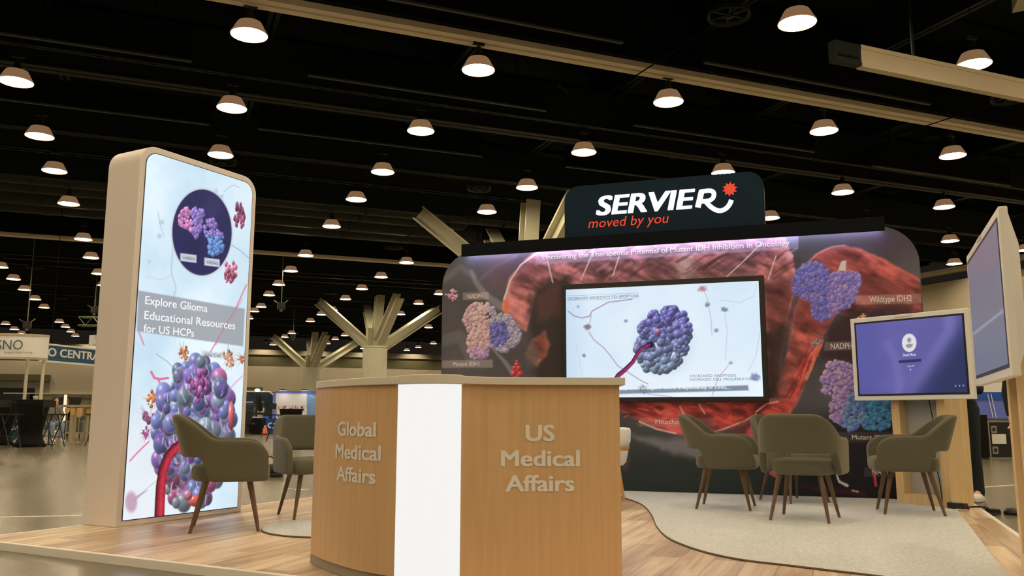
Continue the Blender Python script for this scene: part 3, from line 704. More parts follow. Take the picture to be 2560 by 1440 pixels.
def c1(x, y, R_):
    j = R_.uniform(.85, 1.12)
    c = (192, 134, 126) if x < 1222 and y < 866 else ((156, 112, 146) if x < 1222 else ((88, 78, 136) if (x-1246)**2+(y-836)**2 < 900 else (142, 122, 136)))
    return [min(255, v*j) for v in c]
cv.cluster(inc([(1202, 796, 40), (1182, 806, 24), (1197, 850, 28), (1196, 872, 26), (1258, 836, 42), (1262, 806, 22)]), (1150, 1310, 750, 905), 760, 3, 6.5, c1, 1, hi=.4, rim=.4, dark=.66)
def c2(x, y, R_): j = R_.uniform(.8, 1.15); c = (116, 92, 158) if x > 2070 else (98, 84, 150); return [v*j for v in c]
cv.cluster(inc([(2032, 704, 48), (2004, 716, 26), (2098, 728, 46), (2066, 752, 40), (2052, 780, 22), (2126, 702, 26)]), (1970, 2156, 655, 806), 900, 3, 6.5, c2, 2, hi=.22, rim=.2, dark=.72)
def c3(x, y, R_):
    j = R_.uniform(.8, 1.15); c = (150, 108, 160) if x+.4*(y-980) < 2128 else ((66, 116, 164) if x > 2160 else (96, 108, 168)); return [v*j for v in c]
cv.cluster(inc([(2096, 944, 42), (2072, 968, 20), (2142, 972, 62), (2112, 1024, 40), (2190, 1020, 56), (2126, 1052, 24), (2180, 950, 40)]), (2050, 2250, 895, 1085), 1100, 3, 7, c3, 3, hi=.25, rim=.25, dark=.68)
cv.flower(1130, 738, 15, (196, 110, 130), 1); cv.flower(2043, 860, 11, (84, 118, 112), 2, n=14); cv.flower(2152, 795, 14, (222, 120, 60), 4, n=14); cv.flower(2138, 806, 8, (222, 120, 60), 5, n=8); cv.flower(1127, 945, 7, (190, 120, 100), 8, n=10)
for x, y, r in ((1284, 934, 8), (1300, 934, 8), (1292, 926, 7), (1286, 920, 6), (1297, 920, 6), (1292, 911, 6), (1292, 903, 4)): cv.bub(x, y, r, r, (222, 44, 40))
for q, a in (([(1157, 750), (1222, 748), (1222, 730), (1157, 732)], .3), ([(1104, 920), (1232, 919), (1232, 899), (1104, 901)], .32), ([(2138, 762), (2310, 758), (2310, 734), (2140, 739)], .28), ([(2060, 877), (2142, 875), (2142, 853), (2062, 855)], .26),
             ([(1598, 1066), (1790, 1066), (1790, 1044), (1598, 1044)], .16), ([(2096, 1106), (2260, 1106), (2260, 1080), (2096, 1080)], .14), ([(2160, 1192), (2250, 1192), (2250, 1168), (2160, 1168)], .16)):
    cv.poly(q, (206, 168, 150), a, 2)
cv.poly([(1338, 662), (1996, 622), (1996, 588), (1340, 628)], (150, 132, 130), .42, 2.5)
cv.build('printed_mural', vcol_mat('mural_print', 'print'), wall)
for s, a, b, tp in (('NADP+', (1169, 747), (1207, 746), (1169, 736)), ('Mutant IDH1', (1133, 915), (1199, 914.5), (1133, 905)), ('Wildtype IDH2', (2173, 756), (2280, 753), (2173, 741)), ('NADPH', (2077, 873), (2131, 871), (2077, 859)),
                    ('Mitochondria', (1639, 1060), (1735, 1060), (1639, 1049)), ('Mutant IDH2', (2130, 1098.5), (2226, 1099), (2130, 1087)), ('NADP+', (2180, 1186), (2236, 1186), (2180, 1174))):
    ptext(s, WF, a, b, tp, M_txtd, 'lettering', wall, bold=.012, n=.006)
ptext('Uncovering the Therapeutic Potential of Mutant IDH Inhibition in Oncology', WF, (1356, 652), (1974, 612), (1356, 639), M_txt, 'lettering', wall, bold=.012, n=.006)

# ---- light bar and header sign
b0, b1 = -3.24, 1.31
bar = thing('light_bar', WF.w((b0+b1)/2, HW-.02, .1), 'long black light bar along the top of the printed wall', 'light bar')
b = MB(); b.fbox(WF, b0, b1, HW-.03, HW+.06, .008, .16); b.fbox(WF, b0, b1, HW-.085, HW-.03, .148, .16); b.build('housing', mat('bar_black', (.004, .005, .009), .6, spec=.1), bar)
MB().fbox(WF, b0+.02, b1-.02, HW-.036, HW-.03, .04, .075).build('light_strip', emat('bar_light', (.84, .79, 1.0), 16.0), bar)
sg = thing('header_sign', WF.w(-.93, HW, 0), 'dark navy header sign with glowing white letters on top of the wall', 'sign')
panel(WF, rrect(-2.03, .165, HW+.062, 3.40, .17, 0.01, 8), -.14, .02).build('sign_body', M_navy, sg)
panel(WF, rrect(-2.03, .165, HW+.062, 3.40, .17, 0.01, 8), -.15, -.14).build('back_edge', M_cream, sg)
b = MB()
for u in (-1.6, -.3): b.fbox(WF, u-.03, u+.03, HW-.4, 3.0, -.2, -.15)
b.build('back_bracket', M_steel, sg)
M_glow = emat('white_letter_light', (.86, .86, 1.0), 1.15); M_red = emat('red_letter_light', tuple(lin((228, 62, 34))), 1.0)
ptext('SERVIE', WF, (1491, 541), (1740, 521.5), (1500, 492), M_glow, 'lettering', sg, bold=.035, shear=.18, n=.024, res=4)
def uvp(P): return [WF.uv(*p) for p in P]
def ribbon(P, w, F, n, th):
    P = smooth_curve([np.array([*p, 0.]) for p in P], 6); vs = []; fs = []; k = len(P)
    for i, p in enumerate(P):
        d = P[min(i+1, k-1)]-P[max(i-1, 0)]; d /= np.linalg.norm(d); nn = np.array([-d[1], d[0], 0])*w/2
        for q in (p+nn, p-nn): vs += [F.w(q[0], q[1], n)]
    for i in range(k-1): fs.append((2*i, 2*i+1, 2*i+3, 2*i+2))
    return MB().add(vs, fs)
uvR = WF.uv; S = lambda *P: [WF.uv(*p) for p in P]
r_ = ribbon(S((1745, 520), (1755, 478)), .062, WF, .024, 0); r_.build('lettering', M_glow, sg)
ribbon(S((1750, 481), (1775, 478), (1785, 484), (1783, 496), (1772, 503), (1752, 505)), .05, WF, .0245, 0).build('lettering', M_glow, sg)
ribbon(S((1763, 503), (1776, 517), (1790, 526), (1803, 528), (1816, 522), (1825, 511), (1829, 501)), .052, WF, .025, 0).build('logo_smile', M_glow, sg)
c = WF.uv(1825, 474); P = []
for k in range(20):
    a = math.pi*k/10+.2; r = .082 if k % 2 == 0 else .052; P.append(WF.w(c[0]+r*math.cos(a), c[1]+r*math.sin(a), .024))
b = MB(); b.add(P+[WF.w(c[0], c[1], .024)], [(i, (i+1) % 20, 20) for i in range(20)]); b.build('logo_star', M_red, sg)
ptext('moved by you', WF, (1472, 572), (1673, 557), (1480, 548), M_red, 'lettering', sg, bold=.0, shear=.2, n=.024)

# ---- wall screen
tv = thing('wall_screen', WF.w(-.97, 1.6, 0), 'large black framed screen on the printed wall showing a blue cell', 'screen')
t0, t1 = -2.06, .13; v0, v1 = .945, 2.26
MB().fbox(WF, t0, t1, v0, v1, .006, .075).build('bezel', M_blackp, tv, bevel=.006)
MB().fbox(WF, t0+.5, t1-.5, v0+.3, v1-.3, .003, .01).build('wall_mount', M_black, tv)
cv = Canvas(WF, t0+.055, t1-.055, v0+.055, v1-.06, 330, 200, n=.078); X, Y = cv.X, cv.Y
q = fbm(X*.006, Y*.006, 8)[:, None]
cv.C = np.array([194, 217, 238.])+q*np.array([44, 32, 18.]); cv.over(np.exp(-((X-1660)/190)**2-((Y-850)/120)**2)*.6, (228, 238, 248))
cv.over(sstep(1480, 1412, X)*.35, (160, 192, 226))
for pts, w, c, a in (([(1420, 778), (1436, 790), (1455, 795), (1475, 790), (1480, 778), (1498, 768), (1520, 756), (1580, 748)], 1.6, (150, 110, 150), .75), ([(1478, 790), (1474, 812)], 1.2, (160, 130, 160), .6), ([(1472, 830), (1485, 850), (1510, 870), (1525, 888), (1545, 915), (1600, 950), (1620, 960)], 1.4, (150, 112, 156), .7),
                     ([(1605, 960), (1620, 985), (1680, 992)], 1.4, (180, 110, 140), .5), ([(1758, 720), (1768, 745), (1778, 800), (1780, 840)], 1.2, (140, 150, 180), .5), ([(1812, 785), (1818, 830), (1813, 900)], 1, (140, 150, 180), .45), ([(1900, 830), (1890, 890), (1870, 930)], 1, (150, 150, 180), .45), ([(1820, 915), (1795, 945), (1780, 990)], 1.4, (214, 130, 170), .6),
                     ([(1800, 750), (1850, 757), (1885, 740), (1890, 712)], 1, (150, 160, 180), .4), ([(1440, 860), (1455, 930)], 1, (160, 175, 200), .4)):
    cv.stroke(pts, w, c, a, 1)
for x, y, r, c in ((1469, 817, 11, (120, 104, 120)), (1460, 889, 7, (120, 122, 150)), (1565, 803, 6, (130, 140, 160)), (1769, 762, 8, (112, 120, 140)), (1811, 774, 9, (112, 122, 140)), (1790, 826, 8, (130, 140, 170)), (1827, 908, 6, (150, 150, 190)), (1608, 975, 14, (124, 128, 150)), (1888, 942, 14, (120, 126, 170)), (1755, 722, 12, (170, 110, 112)), (1445, 767, 5, (150, 160, 190))):
    cv.ell(x, y, r, r*.8, c, .85, .6, .5, int(x), .2)
cv.ell(1660, 855, 86, 96, (206, 224, 242), .8, .3)
def c4(x, y, R_): j = R_.uniform(.85, 1.15); f = min(1, max(0, (y-800)/120)); c = [a*(1-f)+b*f for a, b in zip((104, 100, 178), (126, 146, 172))]; return [v*j for v in c]
cv.cluster(lambda x, y: ((x-1658)/68)**2+((y-850-(x-1658)*-.25)/80)**2 < 1, (1580, 1745, 755, 945), 480, 5, 12, c4, 9, hi=.6, rim=.6, dark=.45)
cv.bub(1645, 829, 8, 8, (196, 110, 150)); cv.ell(1626, 862, 12, 10, (24, 20, 40), .95, .5)
cv.stroke([(1622, 862), (1604, 870), (1594, 884), (1582, 905), (1562, 925), (1546, 938), (1536, 955), (1528, 1000)], (4, 7), (150, 44, 104), 1, 1, tube=True)
cv.poly([(1548, 975), (1870, 963), (1872, 976), (1548, 985)], (110, 122, 140), .85, 2); cv.over(0*X, (0, 0, 0))
cv.build('display', vcol_mat('screen_picture', 'screen'), tv, scale=1.02)
M_sgrey = emat('screen_grey_text', tuple(lin((96, 112, 140))), 1.); M_swhite = emat('screen_white_text', (.9, .92, .95), 1.)
ptext('DECREASED SENSITIVITY TO APOPTOSIS', WF, (1424, 753), (1600, 744), (1424, 747), M_sgrey, 'caption', tv, bold=.01, n=.081)
ptext('DECREASED APOPTOSIS', WF, (1727, 944), (1842, 942), (1727, 938), M_sgrey, 'caption', tv, n=.081)
ptext('INCREASED CELL PROLIFERATION', WF, (1727, 953.5), (1889, 950), (1727, 947.5), M_sgrey, 'caption', tv, n=.081)
ptext('Mutant IDH1 and IDH2 may exert oncogenic effects independently of 2-HG,...', WF, (1436, 976), (1828, 972), (1436, 969), M_swhite, 'subtitle', tv, bold=.012, n=.081)
b = MB()
for y in (738.5, 750.5):
    p = WF.uv(1424, y+4.5); q = WF.uv(1600, y-4.2); b.box(WF.w((p[0]+q[0])/2, (p[1]+q[1])/2, .081), WF.U, Z3, WF.N, (q[0]-p[0])/2, .0012, .0005)
b.build('caption_rule', M_sgrey, tv)

# ---- light box tower
LBa, LBb = g(306, 1317), g(604, 1279)
LF = Fr(LBa, LBb-LBa); LW = np.linalg.norm(LBb-LBa); LT, LH = .37, 2.87
lb = thing('light_box', LF.w(LW/2, 0, -LT/2), 'tall cream framed light box with glowing cell poster at the platform edge', 'light box')
u0, u1 = -.06, LW-.005
panel(LF, rrect(u0, u1, 0, LH, .15, 0, 10), -LT, 0).build('frame_body', M_cream, lb, bevel=.006)
s0, s1, sv0, sv1 = u0+.055, u1-.05, .045, LH-.055
def lim2(v):
    d = max(0, v-(sv1-.1)); e = .1-math.sqrt(max(0, .1**2-d*d)); return s0+e, s1-e
panel(LF, rrect(s0-.006, s1+.006, sv0-.006, sv1+.006, .106, .004, 8), -.004, .002).build('gasket', M_blackp, lb)
cv = Canvas(LF, 0, 0, sv0, sv1, 220, 560, lim2, n=.004); X, Y = cv.X, cv.Y
q = fbm(X*.008, Y*.006, 4)[:, None]; q2 = fbm(X*.03, Y*.02, 14)[:, None]
cv.C = np.array([178, 211, 232.])+q*np.array([56, 38, 24.])+q2*np.array([16, 10, 8.])
cv.over(sstep(870, 1150, Y)*(1-sstep(400, 560, X))*.75, (236, 238, 243)); cv.over(sstep(560, 620, X)*.3, (214, 228, 236))
for pts, w, c, a in (([(430, 570), (432, 620), (428, 680), (440, 720), (430, 760)], 2.5, (190, 202, 216), .8), ([(428, 690), (400, 700), (365, 690)], 1.6, (196, 208, 222), .7), ([(395, 530), (400, 560), (410, 590)], 2, (186, 200, 216), .7), ([(575, 610), (600, 626), (622, 645)], 1.5, (140, 160, 184), .7), ([(616, 712), (590, 770), (560, 820), (535, 865), (520, 890), (505, 910)], 1.8, (226, 106, 146), .85), ([(347, 830), (360, 862)], 2.2, (222, 120, 150), .8),
                     ([(390, 885), (420, 905), (438, 925)], 1.6, (156, 170, 196), .8), ([(378, 930), (386, 945), (400, 948), (420, 945)], 3.2, (226, 100, 140), .9), ([(395, 948), (406, 972)], 3, (226, 110, 150), .8), ([(325, 1152), (345, 1130), (372, 1104)], 2.2, (232, 110, 158), .9), ([(570, 978), (590, 955), (606, 940)], 1.8, (236, 150, 180), .8), ([(346, 1240), (375, 1215), (400, 1196)], 1.6, (186, 196, 216), .8), ([(560, 480), (570, 470), (585, 462), (600, 470)], 1.4, (160, 180, 196), .6)):
    cv.stroke(pts, w, c, a, 1.2)
for x, y, r in ((405, 555, 9), (398, 590, 8), (540, 478, 7), (556, 490, 5), (440, 800, 9), (372, 655, 6)): cv.ell(x, y, r*.8, r, (160, 178, 196), .5, .7, .6, x, .2)
cv.ell(505, 581, 79, 113, (206, 214, 222), .95, .03); cv.ell(505, 581, 75, 108.5, (40, 40, 88), 1, .03); cv.ell(530, 520, 30, 40, (58, 58, 108), .5, .8); cv.ell(480, 620, 30, 30, (34, 34, 76), .6, .8)
asp = .7
def ine(C): return lambda x, y: any(((x-a)/rx)**2+((y-b)/ry)**2 < 1 for a, b, rx, ry in C)
def c5(x, y, R_): j = R_.uniform(.9, 1.12); c = (214, 136, 196) if x < 480 else (150, 124, 206); return [min(255, v*j) for v in c]
cv.cluster(ine([(468, 546, 21, 24), (494, 540, 16, 20), (488, 570, 15, 22)]), (440, 515, 510, 600), 150, 4, 7.5, c5, 21, asp, hi=.45, rim=.4, dark=.6)
def c6(x, y, R_): j = R_.uniform(.9, 1.12); c = (146, 122, 206) if y < 590 else (104, 150, 222); return [min(255, v*j) for v in c]
cv.cluster(ine([(527, 572, 16, 24), (540, 604, 22, 28), (534, 622, 14, 18)]), (505, 575, 540, 645), 150, 4, 7.5, c6, 22, asp, hi=.45, rim=.4, dark=.6)
cv.flower(599, 538, 32, (160, 80, 122), 6, .45, 44); cv.flower(577, 682, 30, (226, 116, 146), 7, .6, 34)
for x, y, a in ((471, 645, 20), (530, 656, 19)):
    cv.poly([(x-a, y-12), (x+a, y-7), (x+a, y+12), (x-a, y+7)], (226, 232, 240), 1, 2); cv.poly([(x-a+2, y-9.5), (x+a-2, y-4.5), (x+a-2, y+9.5), (x-a+2, y+4.5)], (186, 192, 206), 1, 1.5)
cv.poly([(346, 726), (612, 772), (608, 866), (342, 828)], (148, 150, 158), .8, 2.5)
cv.stroke([(606, 748), (575, 800), (548, 842), (540, 862)], 1.5, (214, 112, 146), .5, 1.2)
cv.poly([(504, 876), (556, 883), (556, 897), (504, 891)], (196, 200, 206), .8, 3)
for x, y, r, c, s in ((459, 883, 17, (222, 140, 92), 31), (383, 998, 20, (236, 140, 92), 32), (372, 1048, 24, (156, 92, 140), 33), (366, 1085, 13, (176, 80, 140), 34), (570, 893, 18, (206, 160, 140), 35), (578, 905, 12, (226, 160, 120), 36), (604, 900, 12, (206, 130, 96), 37)):
    cv.flower(x, y, r, c, s, .75, 26)
    R = random.Random(s)
    for k in range(12):
        a = R.uniform(0, 6.28); cv.stroke([(x, y), (x+math.cos(a)*r*1.3, y+math.sin(a)*r*1.8)], (1.4, .5), c, .5, .8)
cv.ell(328, 1255, 17, 30, (190, 150, 176), .85, .4); cv.stroke([(336, 1248), (352, 1236), (368, 1226)], (5, 1), (186, 160, 190), .8, 2)
def ov(x, y): yy = (y-1085)/185; return abs(yy) < 1 and abs(x-482+(-yy)*-12) < 96*math.sqrt(1-yy*yy)*(1 if y < 1100 else .92)
def c7(x, y, R_):
    j = R_.uniform(.8, 1.15); k = R_.random()
    c = (112, 118, 176) if k < .42 else ((146, 100, 176) if k < .70 else ((126, 142, 160) if k < .95 else (176, 96, 146)))
    if y > 1180 and k > .35: c = (132, 140, 152) if k < .75 else (176, 90, 130)
    return [v*j for v in c]
cv.ell(484, 1085, 84, 170, (70, 66, 112), 1, .1)
cv.cluster(ov, (385, 585, 900, 1272), 330, 12, 30, c7, 41, .72, hi=.75, rim=.75, dark=.5)
R = random.Random(77)
for k in range(150):      # glossy streaks and violet frills between the cells
    x, y = R.uniform(392, 580), R.uniform(905, 1265)
    if not ov(x, y): continue
    if k % 3: cv.stroke([(x, y), (x+R.uniform(-4, 5), y+R.uniform(5, 13)), (x+R.uniform(-5, 8), y+R.uniform(12, 24))], R.uniform(.8, 1.8), (232, 236, 246), R.uniform(.45, .85), 1.2)
    else: cv.stroke([(x, y), (x+R.uniform(-8, 8), y+R.uniform(5, 10)), (x+R.uniform(-12, 12), y+R.uniform(10, 26))], R.uniform(2.5, 5), R.choice([(150, 96, 186), (176, 116, 196), (126, 80, 166)]), .6, 3)
cv.flower(497, 958, 44, (176, 96, 166), 42, .55, 40); cv.bub(488, 1252, 20, 16, (226, 96, 84)); cv.bub(470, 1238, 12, 14, (206, 130, 150)); cv.bub(578, 1040, 8, 40, (226, 110, 110))
cv.stroke([(455, 1108), (438, 1120), (420, 1142), (408, 1175), (402, 1215), (400, 1250), (398, 1300)], (11, 13), (190, 50, 70), 1, 1.5, tube=True); cv.ell(452, 1120, 8, 14, (196, 60, 56), .9, .3)
cv.build('glowing_poster', vcol_mat('poster_light', 'screen'), lb, scale=1.03)
M_pwhite = emat('poster_white_text', (.93, .93, .93), 1.); M_pgrey = emat('poster_grey_text', tuple(lin((104, 108, 120))), 1.)
for s, a, b_, tp in (('Explore Glioma', (361, 760), (517, 781), (361, 739)), ('Educational Resources', (359, 797), (586, 824), (359, 776)), ('for US HCPs', (357, 828), (483, 844), (357, 808))):
    ptext(s, LF, a, b_, tp, M_pwhite, 'lettering', lb, bold=.006, n=.007)
for s, a, b_, tp in (('mIDH1', (457, 648), (486, 651), (457, 641)), ('mIDH2', (516, 659), (544, 663), (516, 652)), ('Glial Cell', (510, 890), (549, 893), (510, 882))):
    ptext(s, LF, a, b_, tp, M_pgrey, 'caption', lb, bold=.01, n=.007)

# ---- reception counter
def plan(P): return [np.array([*W(*p)[:2], 0.]) for p in P]
def strip(curve, z0, z1, th):       # upright skin along a plan curve, th thick away from the viewer
    n = len(curve); off = []
    for i in range(n):
        d = curve[min(i+1, n-1)]-curve[max(i-1, 0)]; d /= np.linalg.norm(d); nn = np.cross(d, Z3)
        if nn@(curve[i]*np.array([1, 1, 0])) < 0: nn = -nn
        off.append(curve[i]+nn*th)
    return MB().prism([p+Z3*z0 for p in list(curve)+off[::-1]], Z3*(z1-z0))
ZT = 1.036
cvL = smooth_curve(plan([(-1.095, 4.82), (-.95, 4.58), (-.757, 4.33), (-.548, 4.148)]), 6)
cvC = smooth_curve(plan([(-.548, 4.148), (-.48, 4.082), (-.392, 4.044), (-.306, 4.044), (-.238, 4.08)]), 6)
cvR = smooth_curve(plan([(-.238, 4.09), (-.152, 4.155), (-.028, 4.20), (.19, 4.222), (.527, 4.222)]), 6)
ct = thing('reception_counter', W(-.3, 4.6, ZP), 'angled wood reception counter with a glowing white centre column', 'counter')
strip(cvL, ZP+.055, ZT-.037, .03).build('wood_panel', M_maple, ct)
strip(cvR, ZP+.012, ZT-.037, .03).build('wood_panel', M_maple, ct)
strip(cvC, ZP+.02, ZT-.037, .02).build('lit_column', emat('column_light', (.90, .89, .87), 1.0), ct)['label'] = 'glowing white curved column'
def inset(c, k): return [p*np.array([1, 1, 0])*(1+k) for p in c]
M_plinth = mat('plinth_grey', alb(128, 108, 84), .5)
strip(inset(cvL, .008), ZP+.001, ZP+.055, .02).build('plinth', M_plinth, ct); strip(inset(cvR, .008), ZP+.001, ZP+.012, .02).build('plinth', M_plinth, ct)
def slab(front, back, z, th=.037): return MB().prism([p+Z3*(z-th) for p in list(front)+list(back)], Z3*th)
M_top = mat('counter_top', alb(184, 160, 128), .4)
def outset(c, d): return [p*(1-d/np.linalg.norm(p)) for p in c]
slab(outset([cvL[0]+(cvL[0]-cvL[1])*.3]+cvL[1:], .03), plan([(-.44, 4.46), (-.74, 5.2)]), ZT).build('countertop', M_top, ct, bevel=.003)
slab(outset(cvR[:-1]+[cvR[-1]+W(.03, 0)], .03), plan([(.56, 4.7), (-.1, 4.7), (-.2, 4.42)]), ZT).build('countertop', M_top, ct, bevel=.003)
slab(outset(cvC, .055), plan([(-.2, 4.38), (-.44, 4.46)]), ZT+.004, .043).build('countertop', M_top, ct, bevel=.003)
eL = np.array([cvL[0], plan([(-.74, 5.17)])[0]]); eR = np.array([cvR[-1]+W(-.002, .03), plan([(.525, 4.68)])[0]])
for e in (eL, eR):
    d = e[1]-e[0]; L = np.linalg.norm(d); d /= L; n = np.cross(d, Z3)
    if n@(e[0]-W(-.3, 4.6)) > 0: n = -n
    MB().box((e[0]+e[1])/2+n*.016+d*.02+Z3*((ZP+ZT-.037)/2+.005), d, n, Z3, L/2-.025, .015, (ZT-.037-ZP-.01)/2).build('end_panel', M_maple, ct)
b = MB(); pts = plan([(-.9, 4.86), (-.53, 4.33), (-.28, 4.3), (.47, 4.3), (.47, 4.62), (-.12, 4.62), (-.7, 5.1)])
b.prism([p+Z3*.62 for p in pts], Z3*.02); b.build('inner_shelf', M_white, ct)
def conform(o, curve, F, lift):      # bend lettering onto the curved panel
    cu = [(p-F.P)@F.U for p in curve]; cn = [(p-F.P)@F.N for p in curve]; mw = world(o)
    inv = mw.inverted()
    for v in o.data.vertices:
        p = np.array(mw @ v.co)-F.P; u = p@F.U; n = np.interp(u, cu, cn)+lift+(p@F.N-.054)
        q = F.P+F.U*u+Z3*p[2]+F.N*n; v.co = inv @ Vector(q)
FL = Fr(cvL[0]+Z3*0, cvL[-1]-cvL[0]); FRr = Fr(cvR[8]+Z3*0, cvR[-1]-cvR[8])
M_let = mat('pale_vinyl_letters', alb(238, 212, 166), .5)
for s, a, b_, tp in (('Global', (843, 1090.5), (931.5, 1090.5), (843, 1055)), ('Medical', (836.5, 1147), (940.5, 1150), (836.5, 1111)), ('Affairs', (840.5, 1204), (930, 1207), (840.5, 1168))):
    F2 = Fr(FL.P+FL.N*.05, FL.U); o = ptext(s, F2, a, b_, tp, M_let, 'lettering', ct, bold=.028, n=.004); conform(o, cvL, FL, .0025)
for s, a, b_, tp in (('US', (1315, 1103), (1388, 1103), (1315, 1062)), ('Medical', (1252.5, 1166.5), (1451, 1166.5), (1252.5, 1125.5)), ('Affairs', (1264, 1229.5), (1437.5, 1229.5), (1264, 1188))):
    o = ptext(s, FRr, a, b_, tp, M_let, 'lettering', ct, bold=.028, n=.054); conform(o, cvR, FRr, .0025)

# ---- armchairs
M_fab = mat('taupe_fabric', alb(81, 70, 49), .9, bump=.35, bscale=420, var=.07, vscale=160, spec=.15)
M_fab.node_tree.nodes['Principled BSDF'].inputs['Sheen Weight'].default_value = .5; M_fab.node_tree.nodes['Principled BSDF'].inputs['Sheen Roughness'].default_value = .35; M_fab.node_tree.nodes['Principled BSDF'].inputs['Sheen Tint'].default_value = (.9, .82, .65, 1)
M_leg = maple('walnut_leg', alb(70, 46, 26), alb(98, 66, 38), (8, 8, 1))
def make_chair():
    t = empty('armchair', (0, 0, 0))     # faces +X, feet at z = 0
    # seat cushion
    out = []
    for x, y in smooth_closed([(.27, -.2), (.275, 0), (.27, .2), (.2, .235), (-.05, .225), (-.2, .17), (-.255, 0), (-.2, -.17), (-.05, -.225), (.2, -.235)], 4): out.append((x, y))
    b = MB(); vs = []; fs = []; n = len(out); prof = [(.80, .345), (.95, .345), (1.0, .365), (1.005, .40), (.99, .435), (.92, .452), (.7, .462), (.35, .468)]
    for k, z in prof: vs += [(x*k, y*k, z) for x, y in out]
    for i in range(len(prof)-1): fs += [(i*n+j, i*n+(j+1) % n, (i+1)*n+(j+1) % n, (i+1)*n+j) for j in range(n)]
    fs += [tuple(range(n))[::-1], tuple((len(prof)-1)*n+j for j in range(n))]
    b.add(vs, fs).build('seat', M_fab, t, smooth=True)
    # shell: arms and back in one wrap
    path = smooth_curve([np.array([x, y, 0.]) for x, y in ((.265, -.272), (.20, -.282), (.08, -.288), (-.06, -.285), (-.17, -.262), (-.245, -.19), (-.275, -.09), (-.28, 0), (-.275, .09), (-.245, .19), (-.17, .262), (-.06, .285), (.08, .288), (.20, .282), (.265, .272))], 5)
    L = np.concatenate([[0], np.cumsum([np.linalg.norm(path[i+1]-path[i]) for i in range(len(path)-1)])]); tot = L[-1]; sp = []
    for s_ in (.004, .012, .025, .045, .07): sp.append(s_)
    q = np.linspace(.1, tot-.1, 46); sp = np.array(sp+list(q)+[tot-s_ for s_ in (.07, .045, .025, .012, .004)])
    rows = 9; vs = []; fs = []
    for s_ in sp:
        p = np.array([np.interp(s_, L, [w[k] for w in path]) for k in range(2)])
        d = min(s_, tot-s_); x = p[0]
        back = sstep(-.085, -.265, x)                 # 0 on the arms, 1 at the back
        top = .635+.172*back-.012*sstep(.0, .28, x)
        r = .13
        if d < r: top -= r-math.sqrt(max(0, r*r-(r-d)**2))
        cut = sstep(-.135, -.155, x); bot = .345+.165*cut
        if d < .03: bot += .03-math.sqrt(max(0, .03**2-(.03-d)**2))
        lean = .30*back
        for k in range(rows):
            z = bot+(top-bot)*k/(rows-1)
            off = max(0, z-.46)*lean
            fl = .03*(z-.345)/.27*(1-back)          # arms flare a little
            vs.append((x-off, p[1]*(1+fl), z))
    n = len(sp)
    for i in range(n-1):
        for k in range(rows-1): fs.append((i*rows+k, (i+1)*rows+k, (i+1)*rows+k+1, i*rows+k+1))
    MB().add(vs, fs).build('backrest', M_fab, t, smooth=True, solid=.052, bevel=.0, sub=1)
    for sx, sy in ((1, -1), (1, 1), (-1, -1), (-1, 1)):
        a = np.array([.14*sx+(.0 if sx > 0 else -.01), .15*sy, .352]); c = np.array([.225*sx-.01, .215*sy, 0.])
        lg = MB().tube([a, a*.97+c*.03, c*.98+a*.02, c], [.021, .021, .011, .011], 12); lg.v = [(x, y, max(z, .0015)) for x, y, z in lg.v]; lg.build('leg', M_leg, t, smooth=False)
    return t
def smooth_closed(P, n):
    P = [np.asarray(p, float) for p in P]; k = len(P); out = []
    for i in range(k):
        p0, p1, p2, p3 = P[(i-1) % k], P[i], P[(i+1) % k], P[(i+2) % k]
        for j in range(n):
            t = j/n; out.append(.5*((2*p1)+(-p0+p2)*t+(2*p0-5*p1+4*p2-p3)*t*t+(-p0+3*p1-3*p2+p3)*t**3))
    return out
chair = make_chair()
CH = [((-2.03, 6.28), (.955, .29), ZP, 'taupe armchair facing the counter, in front of the glowing light box'), ((-1.60, 7.08), (.5, -.86), ZP, 'taupe armchair half hidden behind the wood end of the counter'),
      ((1.88, 7.65), (.935, -.354), ZP+.012, 'taupe armchair seen from its side below the wall screen'), ((2.29, 6.85), (.5, .87), ZP+.012, 'taupe armchair with its back to the viewer, in the middle of the large rug'),
      ((3.30, 7.30), (-.96, .26), ZP+.012, 'taupe armchair beside the birch display stand'), ((2.66, 8.24), (.35, -.94), ZP+.012, 'taupe armchair mostly hidden behind the middle one, close to the printed wall')]
for i, (p, h, z, l) in enumerate(CH):
    o = chair if i == 0 else copy_tree(chair)
    o.location = tuple(W(*p, z)); d = W(*h); o.rotation_euler = (0, 0, math.atan2(d[1], d[0])); tag(o, l, 'armchair', 'taupe armchairs of the booth')

# ---- stool peeping out behind the counter
st = thing('bar_stool', W(.96, 8.45, ZP), 'white tapered stool with a wooden band behind the counter', 'stool')
M_wool = mat('white_upholstery', alb(224, 210, 182), .8)
c = W(.96, 8.45, ZP)
MB().lathe([(.12, .33), (.15, .36), (.172, .46), (.172, .475)], c, 28).build('lower_tub', M_wool, st, smooth=True)
MB().lathe([(.176, .475), (.188, .505), (.18, .51)], c, 28).build('wood_band', mat('honey_wood', alb(168, 112, 44), .4), st)
MB().lathe([(.18, .51), (.196, .56), (.2, .66), (.19, .685), (.15, .69)], c, 28).build('seat', M_wool, st, smooth=True)
for a in (.3, 1.87, 3.44, 5.01):
    d = np.array([math.cos(a), math.sin(a), 0]); MB().tube([c+d*.1+Z3*.34, c+d*.17+Z3*.012], [.016, .012], 10).build('leg', MATS['honey_wood'], st)

